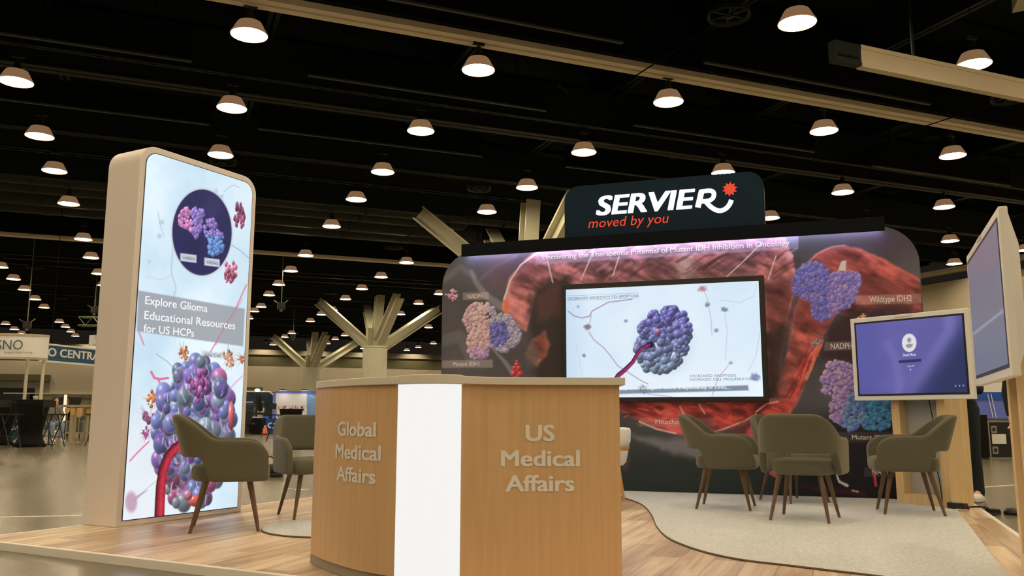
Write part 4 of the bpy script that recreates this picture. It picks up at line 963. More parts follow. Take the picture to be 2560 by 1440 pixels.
# ---- display stands and their touch displays
M_gpan = mat('grey_panel', alb(142, 130, 112), .7)
M_bez = mat('cream_bezel', alb(206, 186, 150), .4)
def stand(c, U, w, d, h, label):
    F = Fr(W(*c, ZP), W(*U)); t = thing('display_stand', F.P, label, 'display stand'); t['group'] = 'birch display stands'
    s = .075
    for a, b_ in ((-w/2, -w/2+s), (w/2-s, w/2)): MB().fbox(F, a, b_, .012, h, -d, 0).build('side_board', M_ply, t, bevel=.002)
    MB().fbox(F, -w/2+s, w/2-s, .012, .1, -d, 0).build('bottom_rail', M_ply, t); MB().fbox(F, -w/2+s, w/2-s, h-.1, h, -d, 0).build('top_rail', M_ply, t)
    MB().fbox(F, -w/2+s, w/2-s, .1, h-.1, -d+.05, -.12).build('back_panel', M_gpan, t)
    return F, t
def display(F, w, z0, z1, n0, label, paint):
    t = thing('touch_display', F.w(0, z0-ZP, n0), label, 'display'); t['group'] = 'cream framed touch displays'
    v0, v1 = z0-ZP, z1-ZP; b = MB()
    b.prism([F.w(-w/2, v0, n0+.05), F.w(w/2, v0, n0+.05), F.w(w/2, v1, n0+.05), F.w(-w/2, v1, n0+.05)], F.N*.04); b.build('frame', M_bez, t, bevel=.006)
    b = MB(); q = [(-w/2+.01, v0+.05), (w/2-.01, v0+.05), (w/2-.01, v1-.03), (-w/2+.01, v1-.03)]; k = [(-w/2+.12, v0+.16), (w/2-.12, v0+.16), (w/2-.12, v1-.16), (-w/2+.12, v1-.16)]
    b.add([F.w(*p, n0+.05) for p in q]+[F.w(*p, n0) for p in k], [(0, 1, 2, 3), (7, 6, 5, 4)]+[(i, i+4, (i+1) % 4+4, (i+1) % 4) for i in range(4)]); b.build('rear_cover', M_bez, t)
    bz = .042
    MB().fbox(F, -w/2+bz, w/2-bz, v0+bz, v1-bz, n0+.088, n0+.0915).build('glass_border', M_blackp, t)
    MB().fbox(F, -.11, .05, v1-.025, v1-.01, n0+.09, n0+.096).build('camera_bar', M_white, t)
    cv = Canvas(F, -w/2+bz+.018, w/2-bz-.018, v0+bz+.018, v1-bz-.018, 180, 110, n=n0+.0925); paint(cv)
    cv.build('screen', vcol_mat('touch_screen_picture', 'screen'), t, scale=1.0)
    return t
def rot2(u, a): c_, s_ = math.cos(a), math.sin(a); return (u[0]*c_-u[1]*s_, u[0]*s_+u[1]*c_)
U1 = (.60, -.80); F1, s1_ = stand((3.71, 7.90), U1, .50, .42, 1.6, 'birch framed display stand with grey panel near the printed wall')
def paint1(cv):
    X, Y = cv.X, cv.Y; q = fbm(X*.008, Y*.008, 5)[:, None]
    cv.C = np.array([92, 88, 152.])+q*np.array([14, 14, 22.])
    cv.over(sstep(2330, 2430, X+ (Y-880)*.55)*.8, (44, 50, 92)); cv.over(sstep(960, 1000, Y+(X-2140)*.02)*.25, (60, 60, 130))
    cv.over((1-sstep(2150, 2240, X-(Y-800)*.1))*.35, (70, 76, 150)); 
    cv.stroke([(2220, 860), (2240, 900), (2250, 960), (2245, 1000)], 14, (126, 120, 182), .4, 14); cv.stroke([(2372, 790), (2375, 830), (2330, 900), (2280, 985)], 18, (128, 122, 186), .55, 18)
    cv.over(sstep(2300, 2400, X+(Y-900)*.8)*.75, (40, 48, 88))
    cv.ell(2273, 857, 18.5, 23.5, (222, 222, 226), 1, .08); cv.ell(2273, 850, 5.5, 7, (142, 146, 152), 1, .2); cv.poly([(2265, 861), (2282, 859), (2282, 864), (2277, 869), (2269, 870), (2265, 866)], (142, 146, 152), 1, 1.5)
    cv.poly([(2247, 901), (2303, 897), (2303, 904), (2247, 908)], (48, 46, 86), 1, 1.2)
    cv.ell(2276, 924, 1.6, 2.2, (220, 220, 230), 1, .4)
    for x in (2389, 2399, 2409): cv.ell(x, 965-(x-2389)*.05, 2, 2.6, (170, 176, 200), .9, .4)
d1 = display(F1, 1.13, 1.0, 1.79, .001, 'cream framed touch display showing a purple sign-in screen', paint1)
F1s = Fr(F1.P+F1.N*.094, F1.U)
ptext('David Minsk', F1s, (2258, 891), (2290, 889), (2258, 884.5), M_swhite, 'caption', d1, n=.001); ptext('Forgot PIN', F1s, (2268, 917), (2286, 916), (2268, 914), M_swhite, 'caption', d1, n=.001)
U2 = (-.38, -.925); F2_, s2_ = stand((2.595, 4.46), U2, .40, .30, 1.5, 'birch display stand cut by the picture edge')
def paint2(cv):
    X, Y = cv.X, cv.Y; q = fbm(X*.01, Y*.01, 6)[:, None]; n = (cv.v-cv.v.min())/(cv.v.max()-cv.v.min())
    cv.C = np.array([104, 104, 116.])+q*np.array([14, 12, 14.]); cv.over(sstep(.55, 1, n)*.8, (122, 108, 120)); cv.over((1-sstep(.0, .45, n))*.5, (92, 104, 120)); cv.over(np.exp(-((n-.37)/.012)**2)*.45, (196, 196, 200))
d2 = display(F2_, 1.37, 1.03, 1.815, .003, 'large cream framed touch display with a grey screen, seen at a steep angle', paint2)

# ---- cords on the floor
def cord(pts, r, name, parent): return MB().tube(smooth_curve(pts, 6), r, 6).build(name, M_black, parent, smooth=True)
f1 = lambda u, v, n: F1.w(u, v, n)
cord([f1(.12, .95, .012), f1(.15, .7, .012), f1(.14, .45, .014), f1(.17, .2, .014), f1(.18, .05, .02), f1(.2, .018, .06)], .005, 'power_cord', d1)
pa = thing('power_adapter', f1(.33, .012, .06), 'black power adapter with a looping cord at the foot of the birch stand', 'power adapter')
MB().box(f1(.33, .04, .06), F1.U, F1.N, Z3, .075, .035, .024).build('brick_body', M_blackp, pa, bevel=.006)
MB().box(f1(.33, .066, .06), F1.U, F1.N, Z3, .03, .02, .002).build('rating_plate', M_gpan, pa)
gp = lambda x, y, z=.010: onz(x, y, z)
cord([f1(.42, .02, .05), gp(2420, 1268, ZP+.010), gp(2450, 1267, ZP+.012), gp(2466, 1270, ZP+.014), gp(2478, 1273, .03), gp(2490, 1272), gp(2501, 1281), gp(2480, 1286), gp(2466, 1280)], .008, 'cord', pa)
MB().box(onz(2481, 1277, .03), W(.8, -.3)/np.linalg.norm(W(.8, -.3)), Z3, np.cross(W(.8, -.3), Z3)/np.linalg.norm(W(.8, -.3)), .06, .018, .028).build('plug', M_blackp, pa, bevel=.004)

# ================================================================== PEOPLE
M_skin = mat('skin', alb(196, 132, 96), .55); M_jean = mat('dark_denim', (.012, .018, .026), .85, var=.25, vscale=20); M_coat = mat('black_cloth', (.010, .011, .014), .85)
M_shoe = mat('pale_trainer', alb(208, 190, 160), .6); M_eye = mat('eye_dark', (.02, .015, .01), .3)
def person(loc, h, label, pose='stand', top=None, legs=None, hair=(.03, .02, .012), vox=.012, shoe=None, group=None, arms=None):
    """A figure facing the plan direction h; x forward, y to its left."""
    d = W(*h); d = d/np.linalg.norm(d); A = np.array([d, np.cross(Z3, d), Z3]); o0 = np.asarray(loc, float)
    w = lambda p: o0+A.T@np.asarray(p, float)
    t = thing('person', o0, label, 'person', group)
    top = top or M_coat; legs = legs or M_jean; shoe = shoe or M_shoe
    if pose == 'stand':
        pel = (0, 0, .96); ch = (.01, 0, 1.27); nk = (.0, 0, 1.455); hd = (.025, 0, 1.595)
        hip = [(0, .09*s, .92) for s in (-1, 1)]; kn = [(.02, .10*s, .50) for s in (-1, 1)]; an = [(-.02, .11*s, .10) for s in (-1, 1)]
        sh = [(-.01, .165*s, 1.39) for s in (-1, 1)]; el = [(-.03, .215*s, 1.12) for s in (-1, 1)]; wr = [(.05, .225*s, .87) for s in (-1, 1)]
    else:
        pel = (0, 0, .86); ch = (.08, 0, 1.15); nk = (.13, 0, 1.35); hd = (.18, 0, 1.47)
        hip = [(0, .09*s, .84) for s in (-1, 1)]; kn = [(.40, .14*s, .82) for s in (-1, 1)]; an = [(.36, .13*s, .42) for s in (-1, 1)]
        sh = [(.11, .17*s, 1.30) for s in (-1, 1)]; el = [(.22, .24*s, 1.08) for s in (-1, 1)]; wr = [(.42, .14*s, 1.10) for s in (-1, 1)]
    if arms: el, wr = arms
    N_ = np.array
    def limb(b, p, q, r0, r1): p, q = N_(p, float), N_(q, float); b.tube([w(p), w((p+q)/2), w(q)], [r0, (r0+r1)/2*1.03, r1], 12); b.ball(w(p), r0, 12, 8); b.ball(w(q), r1, 12, 8)
    def torso(b, k):
        b.ball(w(pel), (.11+k, .15+k, .12+k), 14, 10, A); b.ball(w(ch), (.112+k, .15+k, .19+k), 14, 10, A); b.ball(w((N_(pel)+N_(ch))/2), (.098+k, .128+k, .2+k), 14, 10, A)
        for p in sh: limb(b, N_(nk)-N_((0, 0, .055)), p, .046+k*.8, .050+k*.6)
    b = MB(); torso(b, 0); limb(b, nk, N_(hd)-N_((.01, 0, .06)), .055, .055)
    b.ball(w(hd), (.100, .078, .125), 16, 12, A); b.ball(w(N_(hd)+N_((.045, 0, -.06))), (.055, .05, .055), 12, 8, A)
    b.ball(w(N_(hd)+N_((.103, 0, -.015))), (.018, .014, .026), 8, 6, A)
    for s in (-1, 1): b.ball(w(N_(hd)+N_((.0, .077*s, -.01))), (.02, .012, .032), 8, 6, A)
    b.ball(w(N_(hd)+N_((.088, 0, -.062))), (.014, .026, .010), 8, 6, A)
    for i in (0, 1):
        limb(b, hip[i], kn[i], .078, .055); limb(b, kn[i], an[i], .055, .036); limb(b, an[i], N_(an[i])+N_((.15, 0, -.06)), .035, .03)
        limb(b, sh[i], el[i], .048, .038); limb(b, el[i], wr[i], .038, .026)
        q = N_(wr[i]); f = q-N_(el[i]); f /= np.linalg.norm(f); s = -1 if i == 0 else 1
        side = N_((1., 0, 0)); side = side-f*(side@f); side /= np.linalg.norm(side); pn = np.cross(f, side)
        Ah = N_([A.T@side, A.T@pn, A.T@f]); b.ball(w(q+f*.05), (.040, .018, .055), 12, 8, Ah)
        for k in range(4):
            L = (.075, .085, .08, .062)[k]; st_ = q+f*.088+side*(.028-.019*k); inn = -pn*s if pn[1]*s > 0 else pn*s
            P = [st_, st_+f*L*.45+inn*.008, st_+f*L*.78+inn*.024, st_+f*L*.92+inn*.042]
            b.tube([w(p) for p in P], [.0098, .0092, .0086, .007], 8); b.ball(w(P[-1]), .0072, 8, 6)
        P = [q+f*.03+side*.034, q+f*.06+side*.058, q+f*.095+side*.06+(-pn if pn[1]*s > 0 else pn)*.012]
        b.tube([w(p) for p in P], [.0125, .011, .0085], 8); b.ball(w(P[-1]), .0088, 8, 6)
    b.build('body', M_skin, t, remesh=vox)
    b = MB()
    for i in (0, 1): limb(b, hip[i], kn[i], .092, .068); limb(b, kn[i], N_(an[i])+N_((0, 0, -.015)), .068, .058)
    b.ball(w(pel), (.13, .168, .11), 14, 10, A); b.build('trousers', legs, t, remesh=max(vox, .012))
    b = MB(); torso(b, .018)
    for i in (0, 1): limb(b, sh[i], el[i], .060, .050); limb(b, el[i], N_(wr[i])*.94+N_(el[i])*.06, .050, .040)
    b.build('jacket', top, t, remesh=max(vox, .012))
    for i in (0, 1):
        a = N_(an[i]); b = MB(); b.ball(w(a+N_((.06, 0, -.055))), (.135, .05, .045), 14, 8, A); b.ball(w(a+N_((-.02, 0, -.02))), (.055, .043, .06), 12, 8, A); b.ball(w(a+N_((.13, 0, -.062))), (.07, .05, .035), 12, 8, A)
        o = b.build('shoe', shoe, t, remesh=.010)
        b = MB(); zz = a[2]-.094; b.prism([w((a[0]+x, a[1]+y, zz)) for x, y in ((-.075, -.035), (.02, -.043), (.12, -.052), (.19, -.035), (.205, 0), (.19, .035), (.12, .052), (.02, .043), (-.075, .035), (-.088, 0))], Z3*.028)
        b.build('sole', M_white, o)
    b = MB(); b.ball(w(N_(hd)+N_((-.020, 0, .036))), (.102, .090, .112), 16, 10, A); b.ball(w(N_(hd)+N_((-.050, 0, -.035))), (.066, .086, .095), 12, 8, A)
    b.build('hair', mat('hair_%d' % int(hair[0]*1000), hair, .6), t, remesh=max(vox, .012))
    for s in (-1, 1): MB().ball(w(N_(hd)+N_((.09, .032*s, .012))), (.008, .013, .009), 8, 6, A).build('eye', M_eye, t)
    return t
p1 = person(W(4.66, 8.97), (-.7, -.72), 'person in dark jeans and pale trainers standing behind the birch display stand', vox=.014, arms=([(.10, -.215, 1.12), (.10, .215, 1.12)], [(.33, -.10, 1.16), (.33, .10, 1.16)]))
o_ = W(4.66, 8.97); dd = W(-.7, -.72); dd = dd/np.linalg.norm(dd); ss = np.cross(Z3, dd)
b = MB(); b.tube([o_+dd*.075+ss*.07+Z3*1.50, o_+dd*.16+ss*.055+Z3*1.36, o_+dd*.165+ss*.01+Z3*1.14, o_+dd*.165-ss*.01+Z3*1.14, o_+dd*.16-ss*.055+Z3*1.36, o_+dd*.075-ss*.07+Z3*1.50], .009, 6)
b.build('lanyard', mat('yellow_lanyard', alb(190, 176, 70), .6), p1)
p2 = person(W(5.98, 10.0), (-.12, -1), 'person in a black jacket with one arm hanging, mostly hidden by the tall touch display', vox=.0085)

# ================================================================== THE REST OF THE HALL, left of the booth
PF = np.array([_sy, _cy, 0.])
def pt(x, y, f): d = ray(x, y); return CAM + d*(f/(d@PF))
def gnd(x, f): p = pt(x, 1030, f); p[2] = 0; return p
def zat(y, x, f): return pt(x, y, f)[2]
def face(xl, xr, f, fr=None): a = gnd(xl, f); return Fr(a, gnd(xr, f if fr is None else fr)-a), np.linalg.norm(gnd(xr, f if fr is None else fr)-a)
M_cloth = mat('black_spandex', (.006, .0065, .007), .8, spec=.2); M_oak = mat('pale_wood', alb(156, 130, 92), .5, var=.08, vscale=4)
M_blue = mat('banner_blue', (.012, .085, .19), .6); M_ivory = mat('banner_ivory', alb(216, 200, 160), .6); M_ink = mat('banner_ink', alb(66, 70, 72), .6); M_pole = mat('cream_post', alb(178, 156, 118), .5)
M_sofa = mat('grey_sofa', alb(66, 66, 54), .9); M_orange = mat('tan_board', alb(206, 140, 78), .6); M_lilac = mat('lilac_banner', alb(206, 196, 196), .6)

# curved ivory ring banner on posts
F0, w0 = face(-60, 107, 24); zt, zb = zat(843, 60, 24), zat(895, 60, 24)
t = thing('curved_banner', F0.w(w0/2, 0, 0), 'curved ivory banner with dark serif letters, raised on thin posts', 'banner')
cu = [F0.w(w0*k/16, 0, .55*math.sin(math.pi*k/16)**.7) for k in range(17)]
MB().prism([p+Z3*zb for p in cu]+[p+Z3*zb-F0.N*.03 for p in cu[::-1]], Z3*(zt-zb)).build('cloth', M_ivory, t)
for z in (zb-.06, zt): MB().prism([p+Z3*z+F0.N*.02 for p in cu]+[p+Z3*z-F0.N*.05 for p in cu[::-1]], Z3*.06).build('rim', M_oak, t)
for x in (-20, 58, 99): q = gnd(x, 24.1); MB().tube([q, q+Z3*(zb-.0)], .045, 10).build('post', M_pole, t)
FT = Fr(F0.w(0, 0, .56), F0.U)
ptext('SNO', FT, (-9, 873), (57, 875), (-9, 849), M_ink, 'lettering', t, bold=.0, n=.02); ptext('Society for NeuroOncology', FT, (12, 882), (82, 885), (12, 877), M_ink, 'caption', t, n=.02)
# blue banner
a, c = gnd(88, 24.4), gnd(290, 27.6); F0 = Fr(a, c-a); w0 = np.linalg.norm(c-a); zt, zb = zat(858, 112, 24.6), zat(905, 112, 24.6)
t = thing('blue_banner', F0.w(w0/2, 0, 0), 'long teal blue banner with white capitals beside the curved ivory one', 'banner')
MB().fbox(F0, 0, w0, zb+.05, zt-.05, -.03, 0).build('cloth', M_blue, t)
for z in (zb, zt-.05): MB().fbox(F0, 0, w0, z, z+.05, -.04, .012).build('border', M_ivory, t)
for u in (.4, w0-.3): MB().tube([F0.w(u, zt, -.015), F0.w(u, 6.9, -.015)], .012, 6).build('wire', M_dark, t)
ptext('O CENTRAL', F0, (118, 893), (259, 899.5), (118, 872), M_ivory, 'lettering', t, bold=.03, n=.006)
ptext('S', F0, (110.5, 876), (115, 876), (110.5, 862), MATS['lilac_banner'], 'lettering', t, n=.006)
# lilac hanging banner
F0, w0 = face(209, 330, 36); zt, zb = zat(838, 250, 36), zat(866, 250, 36)
t = thing('hanging_banner', F0.w(w0/2, zt, 0), 'pale lilac curved hanging banner above the blue one', 'banner')
cu = [F0.w(w0*k/12, zb, .25*math.sin(math.pi*k/12)) for k in range(13)]
MB().prism(cu+[p-F0.N*.03 for p in cu[::-1]], Z3*(zt-zb)).build('cloth', M_lilac, t)
for u in (.3, 1.2): MB().tube([F0.w(u, zt, .1), F0.w(u, 8.49, .1)], .012, 6).build('wire', M_dark, t)
ptext('novocure', Fr(F0.w(0, 0, .26), F0.U), (232, 864.5), (304, 866), (232, 856), mat('slate_letters', alb(96, 108, 132), .6), 'lettering', t, bold=.01, n=.01)
# lighting truss
F0, w0 = face(178, 330, 35.2); z0, z1 = zat(813, 180, 35.2), zat(792, 180, 35.2)
t = thing('lighting_truss', F0.w(w0/2, z0, 0), 'grey lattice lighting truss hung above the banners', 'truss')
M_alu = mat('dull_aluminium', alb(112, 104, 78), .4, metal=.6)
for n_ in (0, -.35):
    for z in (z0, z1): MB().tube([F0.w(0, z, n_), F0.w(w0, z, n_)], .03, 8).build('chord', M_alu, t)
b = MB(); k = 0; u = 0.
while u < w0-.3:
    b.tube([F0.w(u, z0 if k % 2 else z1, 0), F0.w(u+.3, z1 if k % 2 else z0, 0)], .014, 6); b.tube([F0.w(u, z0, 0 if k % 2 else -.35), F0.w(u+.3, z0, -.35 if k % 2 else 0)], .014, 6); k += 1; u += .3
b.build('lattice', M_alu, t)
for u in (.6, w0-.5): MB().tube([F0.w(u, z1, -.17), F0.w(u, 8.49, -.17)], .015, 6).build('cable', M_steel, t)
# chain hoists
for x, y0, y1, f, l in ((68, 690, 812, 32, 'above the curved banner'), (236, 728, 775, 36, 'above the lattice truss'), (703, 688, 765, 33, 'in front of the third lamp column'), (733, 818, 842, 50, 'beside the farther tree column')):
    p = pt(x, y1, f); top = pt(x, y0, f); t = thing('chain_hoist', p, 'small chain hoist hanging '+l, 'hoist', 'chain hoists')
    MB().tube([p+Z3*.1, np.array([p[0], p[1], 8.49])], .02, 6).build('chain', M_alu, t)
    MB().box(p, (1, 0, 0), (0, 1, 0), Z3, .14, .09, .13).build('motor', M_blackp, t, bevel=.02)
    b = MB(); b.tube([p+np.array([-.28, 0, .2]), p+np.array([0, 0, .02]), p+np.array([.26, 0, .24])], .022, 6); b.build('clamp', M_alu, t)
    MB().lathe([(.05, -.22), (.07, -.16), (.05, -.1)], p, 10).build('hook', M_alu, t)

# cocktail table
def cocktail(x, f, hz, rt, label):
    q = gnd(x, f); t = thing('cocktail_table', q, label, 'table', 'black cocktail tables')
    prof = []
    for k in range(13):
        v = k/12; prof.append((rt*float(np.interp(v, (0, .08, .2, .35, .6, 1), (.95, .80, .66, .66, .80, 1.0))), hz*v))
    MB().lathe(prof, q+Z3*.012, 28).build('stretch_cover', M_cloth, t, smooth=True)
    MB().lathe([(rt+.01, hz), (rt+.01, hz+.025)], q+Z3*.012, 28).build('tabletop', M_black, t)
    for a in (.8, 2.37, 3.94, 5.5): MB().lathe([(.03, 0), (.03, .02)], q+np.array([math.cos(a), math.sin(a), 0])*(rt*.99), 8).build('foot', M_blackp, t)
    return t
cocktail(81, 23.4, 1.22, .44, 'tall black cloth covered cocktail table below the banners')
cocktail(4, 24.6, 1.15, .42, 'black cloth covered cocktail table at the picture edge below the banners')
cocktail(728, 30, 1.04, .40, 'black cloth covered cocktail table before the white pop-up wall')
def fold_stool(x, f, label, rz=.2, zs=.86):
    q = gnd(x, f); t = thing('folding_stool', q, label, 'stool', 'black folding bar stools'); c_, s_ = math.cos(rz-YAW), math.sin(rz-YAW)
    X_ = np.array([c_, s_, 0]); Y_ = np.array([-s_, c_, 0])
    MB().box(q+Z3*zs, X_, Y_, Z3, .22, .19, .018).build('seat', M_black, t)
    MB().box(q+Z3*(zs+.28)+Y_*.2, X_, Y_, Z3, .21, .012, .09).build('backrest', M_black, t)
    for s in (-1, 1):
        MB().tube([q+X_*.2*s-Y_*.2+Z3*.016, q+X_*.2*s+Y_*.1+Z3*zs], .014, 8).build('leg', M_blackp, t)
        MB().tube([q+X_*.2*s+Y_*.24+Z3*.016, q+X_*.2*s-Y_*.12+Z3*zs], .014, 8).build('leg', M_blackp, t)
        MB().tube([q+X_*.2*s+Y_*.19+Z3*zs, q+X_*.2*s+Y_*.2+Z3*(zs+.36)], .012, 8).build('back_post', M_blackp, t)
    for y_, z in ((-.13, .28), (.15, .3)): MB().tube([q-X_*.2+Y_*y_+Z3*z, q+X_*.2+Y_*y_+Z3*z], .010, 8).build('stretcher', M_blackp, t)
fold_stool(28, 22.6, 'black folding bar stool in front of the blue diamond sign', 1.4); fold_stool(138, 22.9, 'black folding bar stool between the cocktail table and the seated person', 1.3)
fold_stool(246, 23.2, 'black folding bar stool beside the light box under the blue banner', -.6); fold_stool(693, 27.5, 'black folding bar stool in front of the blue table cloth', 1.2)
# communal table
F0, w0 = face(140, 262, 27.5, 27.0); zt = zat(1012, 200, 27.3)
t = thing('communal_table', F0.w(w0/2, 0, -.3), 'tall pale wood communal table under the blue banner', 'table')
MB().fbox(F0, 0, w0, zt-.07, zt, -.75, 0).build('tabletop', M_oak, t, bevel=.004)
for u in (.1, .58, w0-.1):
    for n_ in (-.06, -.69): MB().fbox(F0, u-.045, u+.045, .0, zt-.07, n_-.045, n_+.045).build('leg', M_oak, t)
MB().fbox(F0, .1, w0-.1, .25, .3, -.4, -.34).build('stretcher', M_oak, t)
def sofa(xl, xr, f, label, m, h=.85):
    F, w = face(xl, xr, f); t = thing('lounge_chair', F.w(w/2, 0, -.35), label, 'lounge chair')
    MB().fbox(F, .1, w-.1, .2, .46, -.7, -.05).build('seat', m, t, bevel=.04); MB().fbox(F, .0, w, .18, h, -.82, -.66).build('backrest', m, t, bevel=.05)
    for a in (0, w-.14): MB().fbox(F, a, a+.14, .18, .64, -.68, -.02).build('armrest', m, t, bevel=.05)
    for u in (.1, w-.1):
        for n_ in (-.1, -.7): MB().tube([F.w(u, .0, n_), F.w(u, .2, n_)], .02, 8).build('leg', M_blackp, t)
    return t
sofa(156, 206, 31, 'dark grey lounge sofa behind the tall wood table', M_sofa); sofa(204, 240, 30, 'grey lounge chair behind the folding stool near the light box', mat('grey_chair', alb(84, 84, 72), .9), 1.0)
sofa(-10, 18, 33, 'beige tub chair at the picture edge behind the cocktail tables', M_recess, 1.25); sofa(30, 58, 35, 'beige tub chair between the banner posts', M_recess, 1.25)
# blue diamond sign
F0, w0 = face(14, 55, 25.5); zc = zat(1058, 35, 25.5)
t = thing('diamond_sign', F0.w(w0/2, 0, 0), 'blue diamond shaped standing sign with a white ring and letters', 'sign')
z0, z1 = .1, zat(1012, 35, 25.5); P = [(w0/2, z1), (w0*.72, z0+.62*(z1-z0)), (w0*.98, z0+.42*(z1-z0)), (w0*.85, z0+.12*(z1-z0)), (w0*.65, z0), (w0*.3, z0), (w0*.15, z0+.12*(z1-z0)), (0, z0+.42*(z1-z0)), (w0*.28, z0+.62*(z1-z0))]
panel(F0, P, -.03, 0).build('board', M_blue, t); MB().fbox(F0, w0*.3, w0*.7, 0, .1, -.2, .1).build('foot_block', M_oak, t)
b = MB(); b.tube([F0.w(w0/2+math.cos(a)*.15, z0+.62*(z1-z0)+math.sin(a)*.2, .012) for a in np.linspace(-.6, 4.4, 22)], .022, 6); b.build('ring_logo', M_ivory, t)
b = MB(); b.tube([F0.w(w0/2+math.cos(a)*.2, z0+.46*(z1-z0)+math.sin(a)*.16, .012) for a in np.linspace(3.2, 6.2, 14)], .022, 6); b.build('ring_logo', M_ivory, t)
text('for us.', F0, w0*.12, z0+.34*(z1-z0), w0*.88, .1, M_ivory, 'lettering', t, bold=.03, n=.006)
# screens, lamp post and boards by the far wall
F0, w0 = face(145, 201, 36); t = thing('arched_screen', F0.w(w0/2, 0, 0), 'black arched screen board behind the tall wood table', 'screen')
zt = zat(993, 170, 36); panel(F0, [(0, .0), (w0, .0), (w0, zt), (0, zt)][:1]+[(w0*.55, 0.), (w0*.8, zt*.45), (w0*.93, zt*.75), (w0, zt), (0, zt)], -.05, 0).build('board', M_black, t)
for xl, xr, l in ((227, 244, 'dark flat screen on the far side of the wood table'), (251, 268, 'dark flat screen close beside the light box')):
    F0, w0 = face(xl, xr, 38); t = thing('flat_screen', F0.w(w0/2, 0, 0), l, 'screen'); z0, z1 = zat(1012, 240, 38), zat(995, 240, 38)
    MB().fbox(F0, 0, w0, z0, z1, -.04, 0).build('panel', M_blackp, t); MB().fbox(F0, w0*.4, w0*.6, 0, z0, -.04, -.01).build('stand', M_blackp, t); MB().fbox(F0, w0*.2, w0*.8, 0, .02, -.2, .1).build('base', M_blackp, t)
q = gnd(161, 31.8); t = thing('light_column', q, 'slim white glowing column lamp behind the tall wood table', 'lamp'); zt = zat(987, 161, 31.8)
MB().lathe([(.06, 0), (.06, .35)], q, 14).build('base', M_white, t); MB().lathe([(.052, .35), (.052, zt)], q, 14).build('shade', emat('column_lamp', (1, .86, .62), 1.0), t)
R = random.Random(2)
for i, (x, y0, y1, wd_, f, l) in enumerate(((168, 1020, 1034, 12, 30.2, 'tan display board beside the slim column lamp'), (182, 1021, 1038, 10, 30.5, 'tan display board with a ragged edge in the middle'), (199, 1020, 1044, 14, 30.6, 'tall tan display board beside the table leg'), (222, 1021, 1034, 14, 30.9, 'tan display board above the grey lounge chair'))):
    F0, w0 = face(x-wd_/2, x+wd_/2, f-3.9+i*.0+ .35); t = thing('display_board', F0.w(w0/2, 0, 0), l, 'board', 'tan display boards'); z0, z1 = zat(y1, x, f-3.5), zat(y0, x, f-3.5)
    t.location.z = 0; panel(F0, [(0, z0+.03*R.random()), (w0*.6, z0), (w0, z0+.08*R.random()), (w0, z1), (0, z1)], -.02, 0).build('panel', M_orange, t); MB().fbox(F0, w0*.45, w0*.55, 0, z0+.02, -.02, -.005).build('stand', M_oak, t); MB().fbox(F0, w0*.2, w0*.8, 0, .015, -.12, .1).build('base', M_oak, t)
M_lj = mat('light_denim', alb(118, 122, 128), .85); M_gs = mat('grey_shirt', alb(104, 92, 74), .85)
person(gnd(128, 25.2)-Z3*.24, (.75, -.5), 'person in a grey top and pale jeans seated at the tall wood table', 'sit', M_gs, M_lj, (.02, .015, .012), vox=.02)
q = gnd(128, 25.2); t = thing('round_stool', q, 'grey round bar stool under the seated person', 'stool'); MB().lathe([(.16, .44), (.18, .46), (.18, .475)], q, 16).build('seat', M_sofa, t); MB().tube([q+Z3*.03, q+Z3*.44], .03, 8).build('stem', M_blackp, t); MB().lathe([(.2, 0), (.2, .02), (.05, .04)], q, 18).build('base', M_blackp, t)
person(gnd(173, 32.9)-Z3*.14, (-.3, -.9), 'person with auburn hair seated behind the tall wood table', 'sit', M_cloth, M_cloth, (.2, .07, .03), vox=.02)
q = gnd(173, 32.9); t = thing('round_stool', q, 'dark round stool under the person with auburn hair', 'stool'); MB().lathe([(.16, .54), (.18, .56), (.18, .575)], q, 16).build('seat', M_sofa, t); MB().tube([q+Z3*.03, q+Z3*.54], .03, 8).build('stem', M_blackp, t); MB().lathe([(.2, 0), (.2, .02), (.05, .04)], q, 18).build('base', M_blackp, t)
for x, f, l in ((86, 23.4, 'small white cup on the tall cocktail table'),):
    q = gnd(x, f); q[2] = 1.259; tag(MB().lathe([(.05, 0), (.07, .07), (.07, .1), (.064, .1), (.045, .01)], q, 14).build('paper_cup', M_white, None, origin=q), l, 'cup')
F0, w0 = face(228, 243, 27.1); q = F0.w(w0/2, zat(1012, 200, 27.3), -.3); t = thing('paper_stack', q, 'small white stack of papers on the tall wood table', 'paper'); MB().box(q+Z3*.02, F0.U, F0.N, Z3, .13, .09, .02).build('sheets', M_white, t)
ex = thing('exit_sign', FB.w(-2.05, 3.45, .02), 'small dark sign over the service door', 'sign'); MB().fbox(FB, -2.5, -1.7, 3.3, 3.6, .002, .1).build('housing', M_black, ex); MB().fbox(FB, -2.2, -1.95, 3.38, 3.5, .1, .11).build('symbol', M_orange, ex)

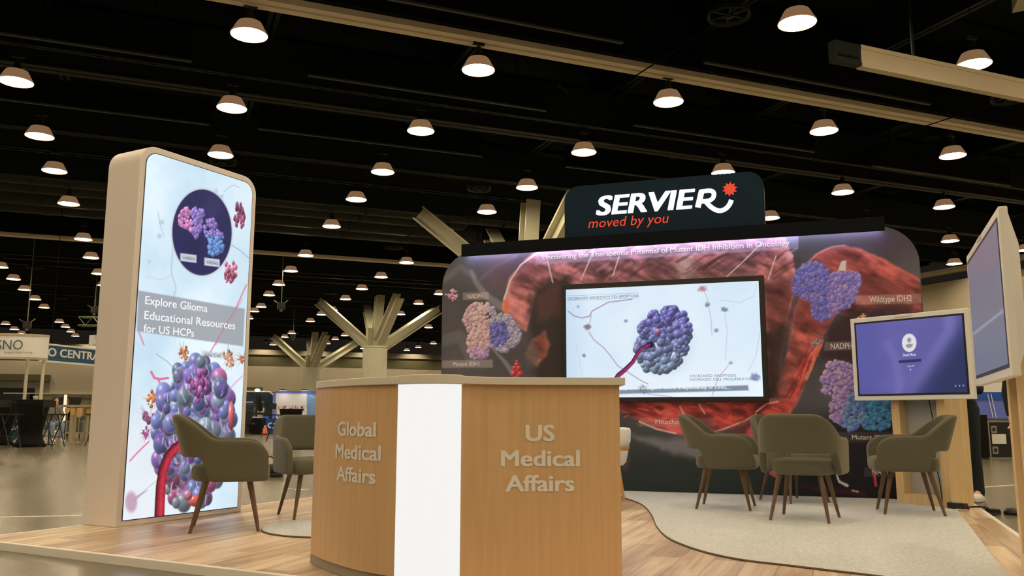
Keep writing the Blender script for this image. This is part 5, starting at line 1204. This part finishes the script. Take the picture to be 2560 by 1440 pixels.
# ---- middle distance, behind the light box
# black booth wall with a pale arched rim
F0, w0 = face(560, 686, 42.5); zt = zat(979, 650, 42.5)
t = thing('arched_backdrop', F0.w(w0/2, 0, 0), 'black printed booth backdrop with a pale rounded rim', 'backdrop')
cv = Canvas(F0, 0, w0-.05, .02, zt-.06, 160, 110, n=.012); X, Y = cv.X, cv.Y; cv.C = np.array([20, 26, 24.])+fbm(X*.06, Y*.06, 2)[:, None]*np.array([14, 16, 14.])
cv.poly([(610, 1004), (633, 1003), (633, 1007), (610, 1007.5)], (150, 146, 140), .8, 1); cv.poly([(610, 1011), (638, 1010), (638, 1012.5), (610, 1013)], (120, 50, 50), .6, 1); cv.poly([(650, 1004), (661, 1003), (660, 1007), (650, 1008)], (110, 110, 84), .8, 1)
cv.ell(648, 1024, 17, 15, (150, 130, 112), .5, .6); cv.stroke([(640, 1022), (643, 1030), (650, 1033), (658, 1028), (659, 1022)], 2.6, (206, 150, 74), .9, 1.5); cv.poly([(648, 985), (651, 985), (657, 1026), (650, 1029), (643, 1025)], (12, 10, 8), 1, 1.5); cv.ell(649, 1034, 10, 4, (20, 14, 10), .9, .4); cv.ell(646, 1041, 14, 5, (190, 170, 150), .8, .5)
MB().fbox(F0, 0, w0-.02, 0, zt-.03, -.1, .01).build('panel', M_black, t); cv.build('printed_picture', vcol_mat('backdrop_print', 'print'), t)
MB().tube(smooth_curve([F0.w(0, zt, 0), F0.w(w0-.5, zt, 0), F0.w(w0-.2, zt-.08, 0), F0.w(w0-.06, zt-.35, 0), F0.w(w0, 0.03, 0)], 8), .035, 8).build('rim', M_lilac, t)
q = pt(646.5, 976, 42.2); t = thing('spot_lamp', F0.w(w0*.69, 0, .18), 'black floor lamp with a bright head before the black backdrop', 'lamp')
b0_ = F0.w((q-F0.P)@F0.U, 0, .5); t.location = b0_; MB().tube([b0_+Z3*.02, b0_+Z3*(q[2]-.06)], .05, 8).build('pole', M_black, t); MB().lathe([(.3, 0), (.3, .03)], b0_, 16).build('base', M_black, t); MB().ball(b0_+Z3*q[2], (.13, .1, .08), 12, 8).build('lamp_head', emat('cool_lamp', (.85, .86, 1), 5), t)
# white pop-up wall
F0, w0 = face(687, 812, 42); zt = zat(982, 740, 42)
t = thing('popup_wall', F0.w(w0/2, 0, 0), 'white and blue pop-up exhibition wall with a printed row of people', 'backdrop')
M_purp = mat('violet_rail', alb(92, 88, 136), .6)
MB().fbox(F0, 0, w0, zt-.02, zt+.08, -.08, .03).build('top_rail', M_purp, t); MB().fbox(F0, -.12, .02, 0, zt, -.1, .02).build('side_post', M_purp, t)
cv = Canvas(F0, .02, w0, .02, zt-.02, 190, 110, n=.004); X, Y = cv.X, cv.Y; cv.C = np.array([190, 176, 168.])+0*X[:, None]
cv.poly([(687, 1014.5), (767, 1014), (767, 1016), (687, 1016.3)], (130, 110, 100), .8, .8); cv.over((X > 767)*1., (96, 112, 142)); cv.over((X > 767)*sstep(800, 808, X), (58, 78, 122))
for k in range(8): cv.stroke([(776, 1006+k*4), (790, 1006+k*4)], .7, (140, 152, 176), .6, .8)
cv.stroke([(776, 990), (788, 993)], 1.6, (170, 180, 196), .7, 1)
R = random.Random(8)
for k in range(60):
    x = R.choice([704, 712, 729, 736, 746, 753])+R.gauss(0, 3); y = R.uniform(1016, 1026); cv.ell(x, y, R.uniform(1, 2.6), R.uniform(1.5, 4), R.choice([(206, 116, 84), (120, 44, 30), (60, 24, 20), (214, 150, 120), (190, 60, 44)]), .9, .4)
MB().fbox(F0, 0, w0, 0, zt-.02, -.06, 0).build('panel', M_white, t); cv.build('printed_picture', vcol_mat('popup_print', 'print'), t)
for x in (711, 765):
    u = (pt(x, 975, 42)-F0.P)@F0.U; t2 = thing('arm_light', F0.w(u, zt+.08, .0), 'small black arm light clipped over the pop-up wall, above its %s' % ('white field' if x < 750 else 'blue field'), 'lamp', 'arm lights of the pop-up wall')
    MB().tube([F0.w(u, zt+.08, 0), F0.w(u, zt+.16, .1), F0.w(u, zt+.14, .32)], .02, 8).build('arm', M_blackp, t2); MB().fbox(F0, u-.16, u+.16, zt+.09, zt+.15, .26, .38).build('head', M_blackp, t2)
    MB().fbox(F0, u-.15, u+.15, zt+.082, zt+.089, .27, .37).build('lens', emat('arm_lamp', (.9, .92, 1), 16), t2)
# blue cloth tables
M_bc = mat('royal_blue_cloth', alb(28, 66, 122), .85); M_bc2 = mat('lavender_cloth', alb(92, 98, 152), .85)
def cloth_table(xl, xr, f, ytop, m, label):
    F, w = face(xl, xr, f); zt = zat(ytop, (xl+xr)/2, f); t = thing('draped_table', F.w(w/2, 0, -.35), label, 'table')
    MB().fbox(F, 0, w, .01, zt-.03, -.7, 0).build('table_cloth', m, t, bevel=.02); MB().fbox(F, -.01, w+.01, zt-.03, zt, -.71, .01).build('cloth_top', m, t, bevel=.008)
    return F, w, zt, t
F0, w0, zt, t = cloth_table(662, 720, 40.2, 1046, M_bc, 'royal blue draped table with a white ring logo')
b = MB(); cx, cz = (pt(680, 1064, 40.2)-F0.P)@F0.U, zat(1064, 680, 40.2)
b.tube([F0.w(cx+.17*math.cos(a), cz+.11*math.sin(a), .012) for a in np.linspace(.3, 6.0, 24)], [.012+.03*abs(math.sin(k*.13)) for k in range(24)], 6); b.build('ring_logo', M_ivory, t)
ptext('Zn', F0, (694, 1066.5), (705, 1066.5), (694, 1058.5), M_ivory, 'lettering', t, bold=.03, n=.012)
cloth_table(634, 662, 40.6, 1041, M_bc2, 'lavender draped table behind the orange cone')
F0, w0 = face(746, 812, 38); zt = zat(1043, 780, 38); t = thing('draped_table', F0.w(w0/2, 0, -.3), 'black draped table holding papers before the pop-up wall', 'table'); MB().fbox(F0, 0, w0, .01, zt, -.7, 0).build('table_cloth', M_cloth, t, bevel=.02)
for x0_, x1_, y0_, y1_, m, nm, l in ((777, 784, 1043, 1037, M_bc2, 'pamphlet_box', 'small lavender box on the black draped table'), (786, 795, 1043, 1037, M_blackp, 'tablet', 'small dark tablet on the black draped table'), (796, 807, 1043, 1036, M_ivory, 'book_pile', 'cream pile of booklets on the black draped table')):
    u0_, u1_ = (pt(x0_, 1040, 38)-F0.P)@F0.U, (pt(x1_, 1040, 38)-F0.P)@F0.U; o = MB().fbox(F0, u0_, u1_, zt+.002, zt+.002+(y0_-y1_)*.0178, -.3, -.12).build(nm, m, None, origin=F0.w(u0_, zt, -.2)); tag(o, l, 'stationery')
# black covered table and chair
F0, w0 = face(624, 655, 39); zt = zat(1045, 640, 39); t = thing('draped_table', F0.w(w0/2, 0, -.3), 'black covered table with papers beside the light box', 'table'); MB().fbox(F0, 0, w0, .01, zt, -.7, 0).build('table_cloth', M_cloth, t, bevel=.02); MB().fbox(F0, .1, w0-.1, zt, zt+.05, -.5, -.1).build('cloth_runner', M_orange, t)
F0, w0 = face(606, 632, 37.8); t = thing('office_chair', F0.w(w0/2, 0, -.2), 'black office chair close to the right edge of the light box', 'chair'); 
MB().fbox(F0, 0, w0, .44, .52, -.45, 0).build('seat', M_black, t, bevel=.02); MB().fbox(F0, .02, w0-.02, .55, 1.05, -.02, .05).build('backrest', M_black, t, bevel=.03); MB().tube([F0.w(w0/2, .08, -.2), F0.w(w0/2, .44, -.2)], .03, 8).build('stem', M_blackp, t)
b = MB()
for k in range(5): b.tube([F0.w(w0/2, .09, -.2), F0.w(w0/2+.25*math.cos(k*1.257), .03, -.2+.25*math.sin(k*1.257))], .018, 6)
b.build('star_base', M_blackp, t)
q = gnd(664.5, 38.2); t = thing('traffic_cone', q, 'small orange traffic cone with a black base before the draped tables', 'cone')
MB().lathe([(.13, .035), (.115, .08), (.045, .40), (.03, .415)], q, 18).build('cone_body', mat('cone_orange', alb(236, 84, 50), .5), t, smooth=True); MB().box(q+Z3*.018, (1, 0, 0), (0, 1, 0), Z3, .18, .18, .018).build('base', M_black, t); MB().lathe([(.088, .2), (.072, .27)], q, 18, cap=False).build('collar', M_orange, t)
# bag on the concrete behind the left armchair
q = onz(684, 1192, 0); t = thing('shoulder_bag', q, 'black shoulder bag left on the concrete behind the left armchair', 'bag')
b = MB(); b.ball(q+Z3*.09, (.15, .10, .09), 14, 10); b.v = [(x, y, max(z, .004)) for x, y, z in b.v]; b.build('bag_body', M_black, t, smooth=True); MB().tube(smooth_curve([q+W(-.1, 0, .12), q+W(-.13, .03, .24), q+W(-.04, .02, .27), q+W(.07, 0, .14)], 6), .012, 6).build('strap', M_blackp, t)
MB().box(q+W(.02, -.08, .03), W(1, 0), W(0, 1), Z3, .13, .05, .025).build('front_pocket', M_blackp, t, bevel=.01)

# ---- right of the booth, beyond the stands
F0, w0 = face(2395, 2560, 24); z0, z1, z2 = zat(1046, 2460, 24), zat(980, 2460, 24), zat(957, 2460, 24)
t = thing('draped_booth', F0.w(w0/2, 0, -.4), 'blue draped exhibition counter with a cream header behind the road case', 'booth')
MB().fbox(F0, 0, w0, 0, z1, -.6, 0).build('drape', mat('periwinkle_drape', alb(88, 90, 142), .85), t); MB().fbox(F0, 0, w0, z1-.22, z1, -.6, .02).build('valance', mat('deep_blue_drape', alb(30, 62, 120), .85), t)
MB().fbox(F0, 0, w0, z1, z2, -.5, .02).build('header', M_ivory, t); MB().fbox(F0, 0, w0, .0, z0, -.6, .015).build('skirt', M_sofa, t)
for x in (2475, 2483): u = (pt(x, 1010, 24)-F0.P)@F0.U; MB().tube([F0.w(u-.06, z1-.05, .03), F0.w(u+.04, z0+.02, .03)], .012, 6).build('cord', M_ivory, t)
F0, w0 = face(2418, 2467, 17.6); zt = zat(1037, 2445, 17.6); t = thing('storage_cabinet', F0.w(w0/2, 0, -.2), 'matt black cabinet beside the road case', 'cabinet'); MB().fbox(F0, 0, w0, .06, zt, -.45, 0).build('body', M_cloth, t, bevel=.005); MB().fbox(F0, .02, w0-.02, 0, .06, -.43, -.02).build('plinth', M_black, t)
MB().fbox(F0, w0*.5, w0*.54, zt-.16, zt-.08, 0, .02).build('handle', M_chrome, t)
F0, w0 = face(2466, 2524, 17.8); zt = zat(1052, 2495, 17.8); t = thing('road_case', F0.w(w0/2, 0, -.25), 'black road case with bright metal edges, latches and a paper label', 'case')
MB().fbox(F0, .01, w0-.01, .012, zt-.01, -.5, 0).build('shell', M_black, t)
for u in (.0, w0-.03): MB().fbox(F0, u, u+.03, .012, zt, -.01, .008).build('edge_profile', M_chrome, t)
for z in (.0, zt-.03): MB().fbox(F0, .0, w0, z, z+.03, -.51, .009).build('edge_profile', M_chrome, t)
for z in (.1, zt-.25):
    o = MB().fbox(F0, .06, .18, z, z+.15, 0, .01).build('latch', M_chrome, t); MB().fbox(F0, .09, .15, z+.04, z+.11, .01, .014).build('recess', M_black, o)
MB().fbox(F0, .07, .36, .3, .5, .001, .004).build('paper_label', M_ivory, t)
q = onz(2532, 1286, 0); t = thing('cable_puck', q, 'small black domed cable cover on the concrete by the near stand', 'cable cover'); MB().lathe([(.07, .002), (.075, .02), (.05, .05), (.01, .06)], q, 16).build('dome', M_blackp, t, smooth=True)
R = random.Random(4)
for i, (x, y) in enumerate(((722, 1221), (748, 1224), (762, 1223), (790, 1215))):
    q = onz(x, y, .0015); a = R.uniform(0, 3); u = np.array([math.cos(a), math.sin(a), 0]); o = MB().box(q, W(1, .1)/np.linalg.norm(W(1, .1)), W(-.1, 1)/np.linalg.norm(W(-.1, 1)), Z3, .05 if i < 3 else .02, .02, .001).build('paper_scrap', M_white, None, origin=q)
    tag(o, 'white scrap of paper on the concrete behind the second armchair', 'paper', 'paper scraps on the concrete')
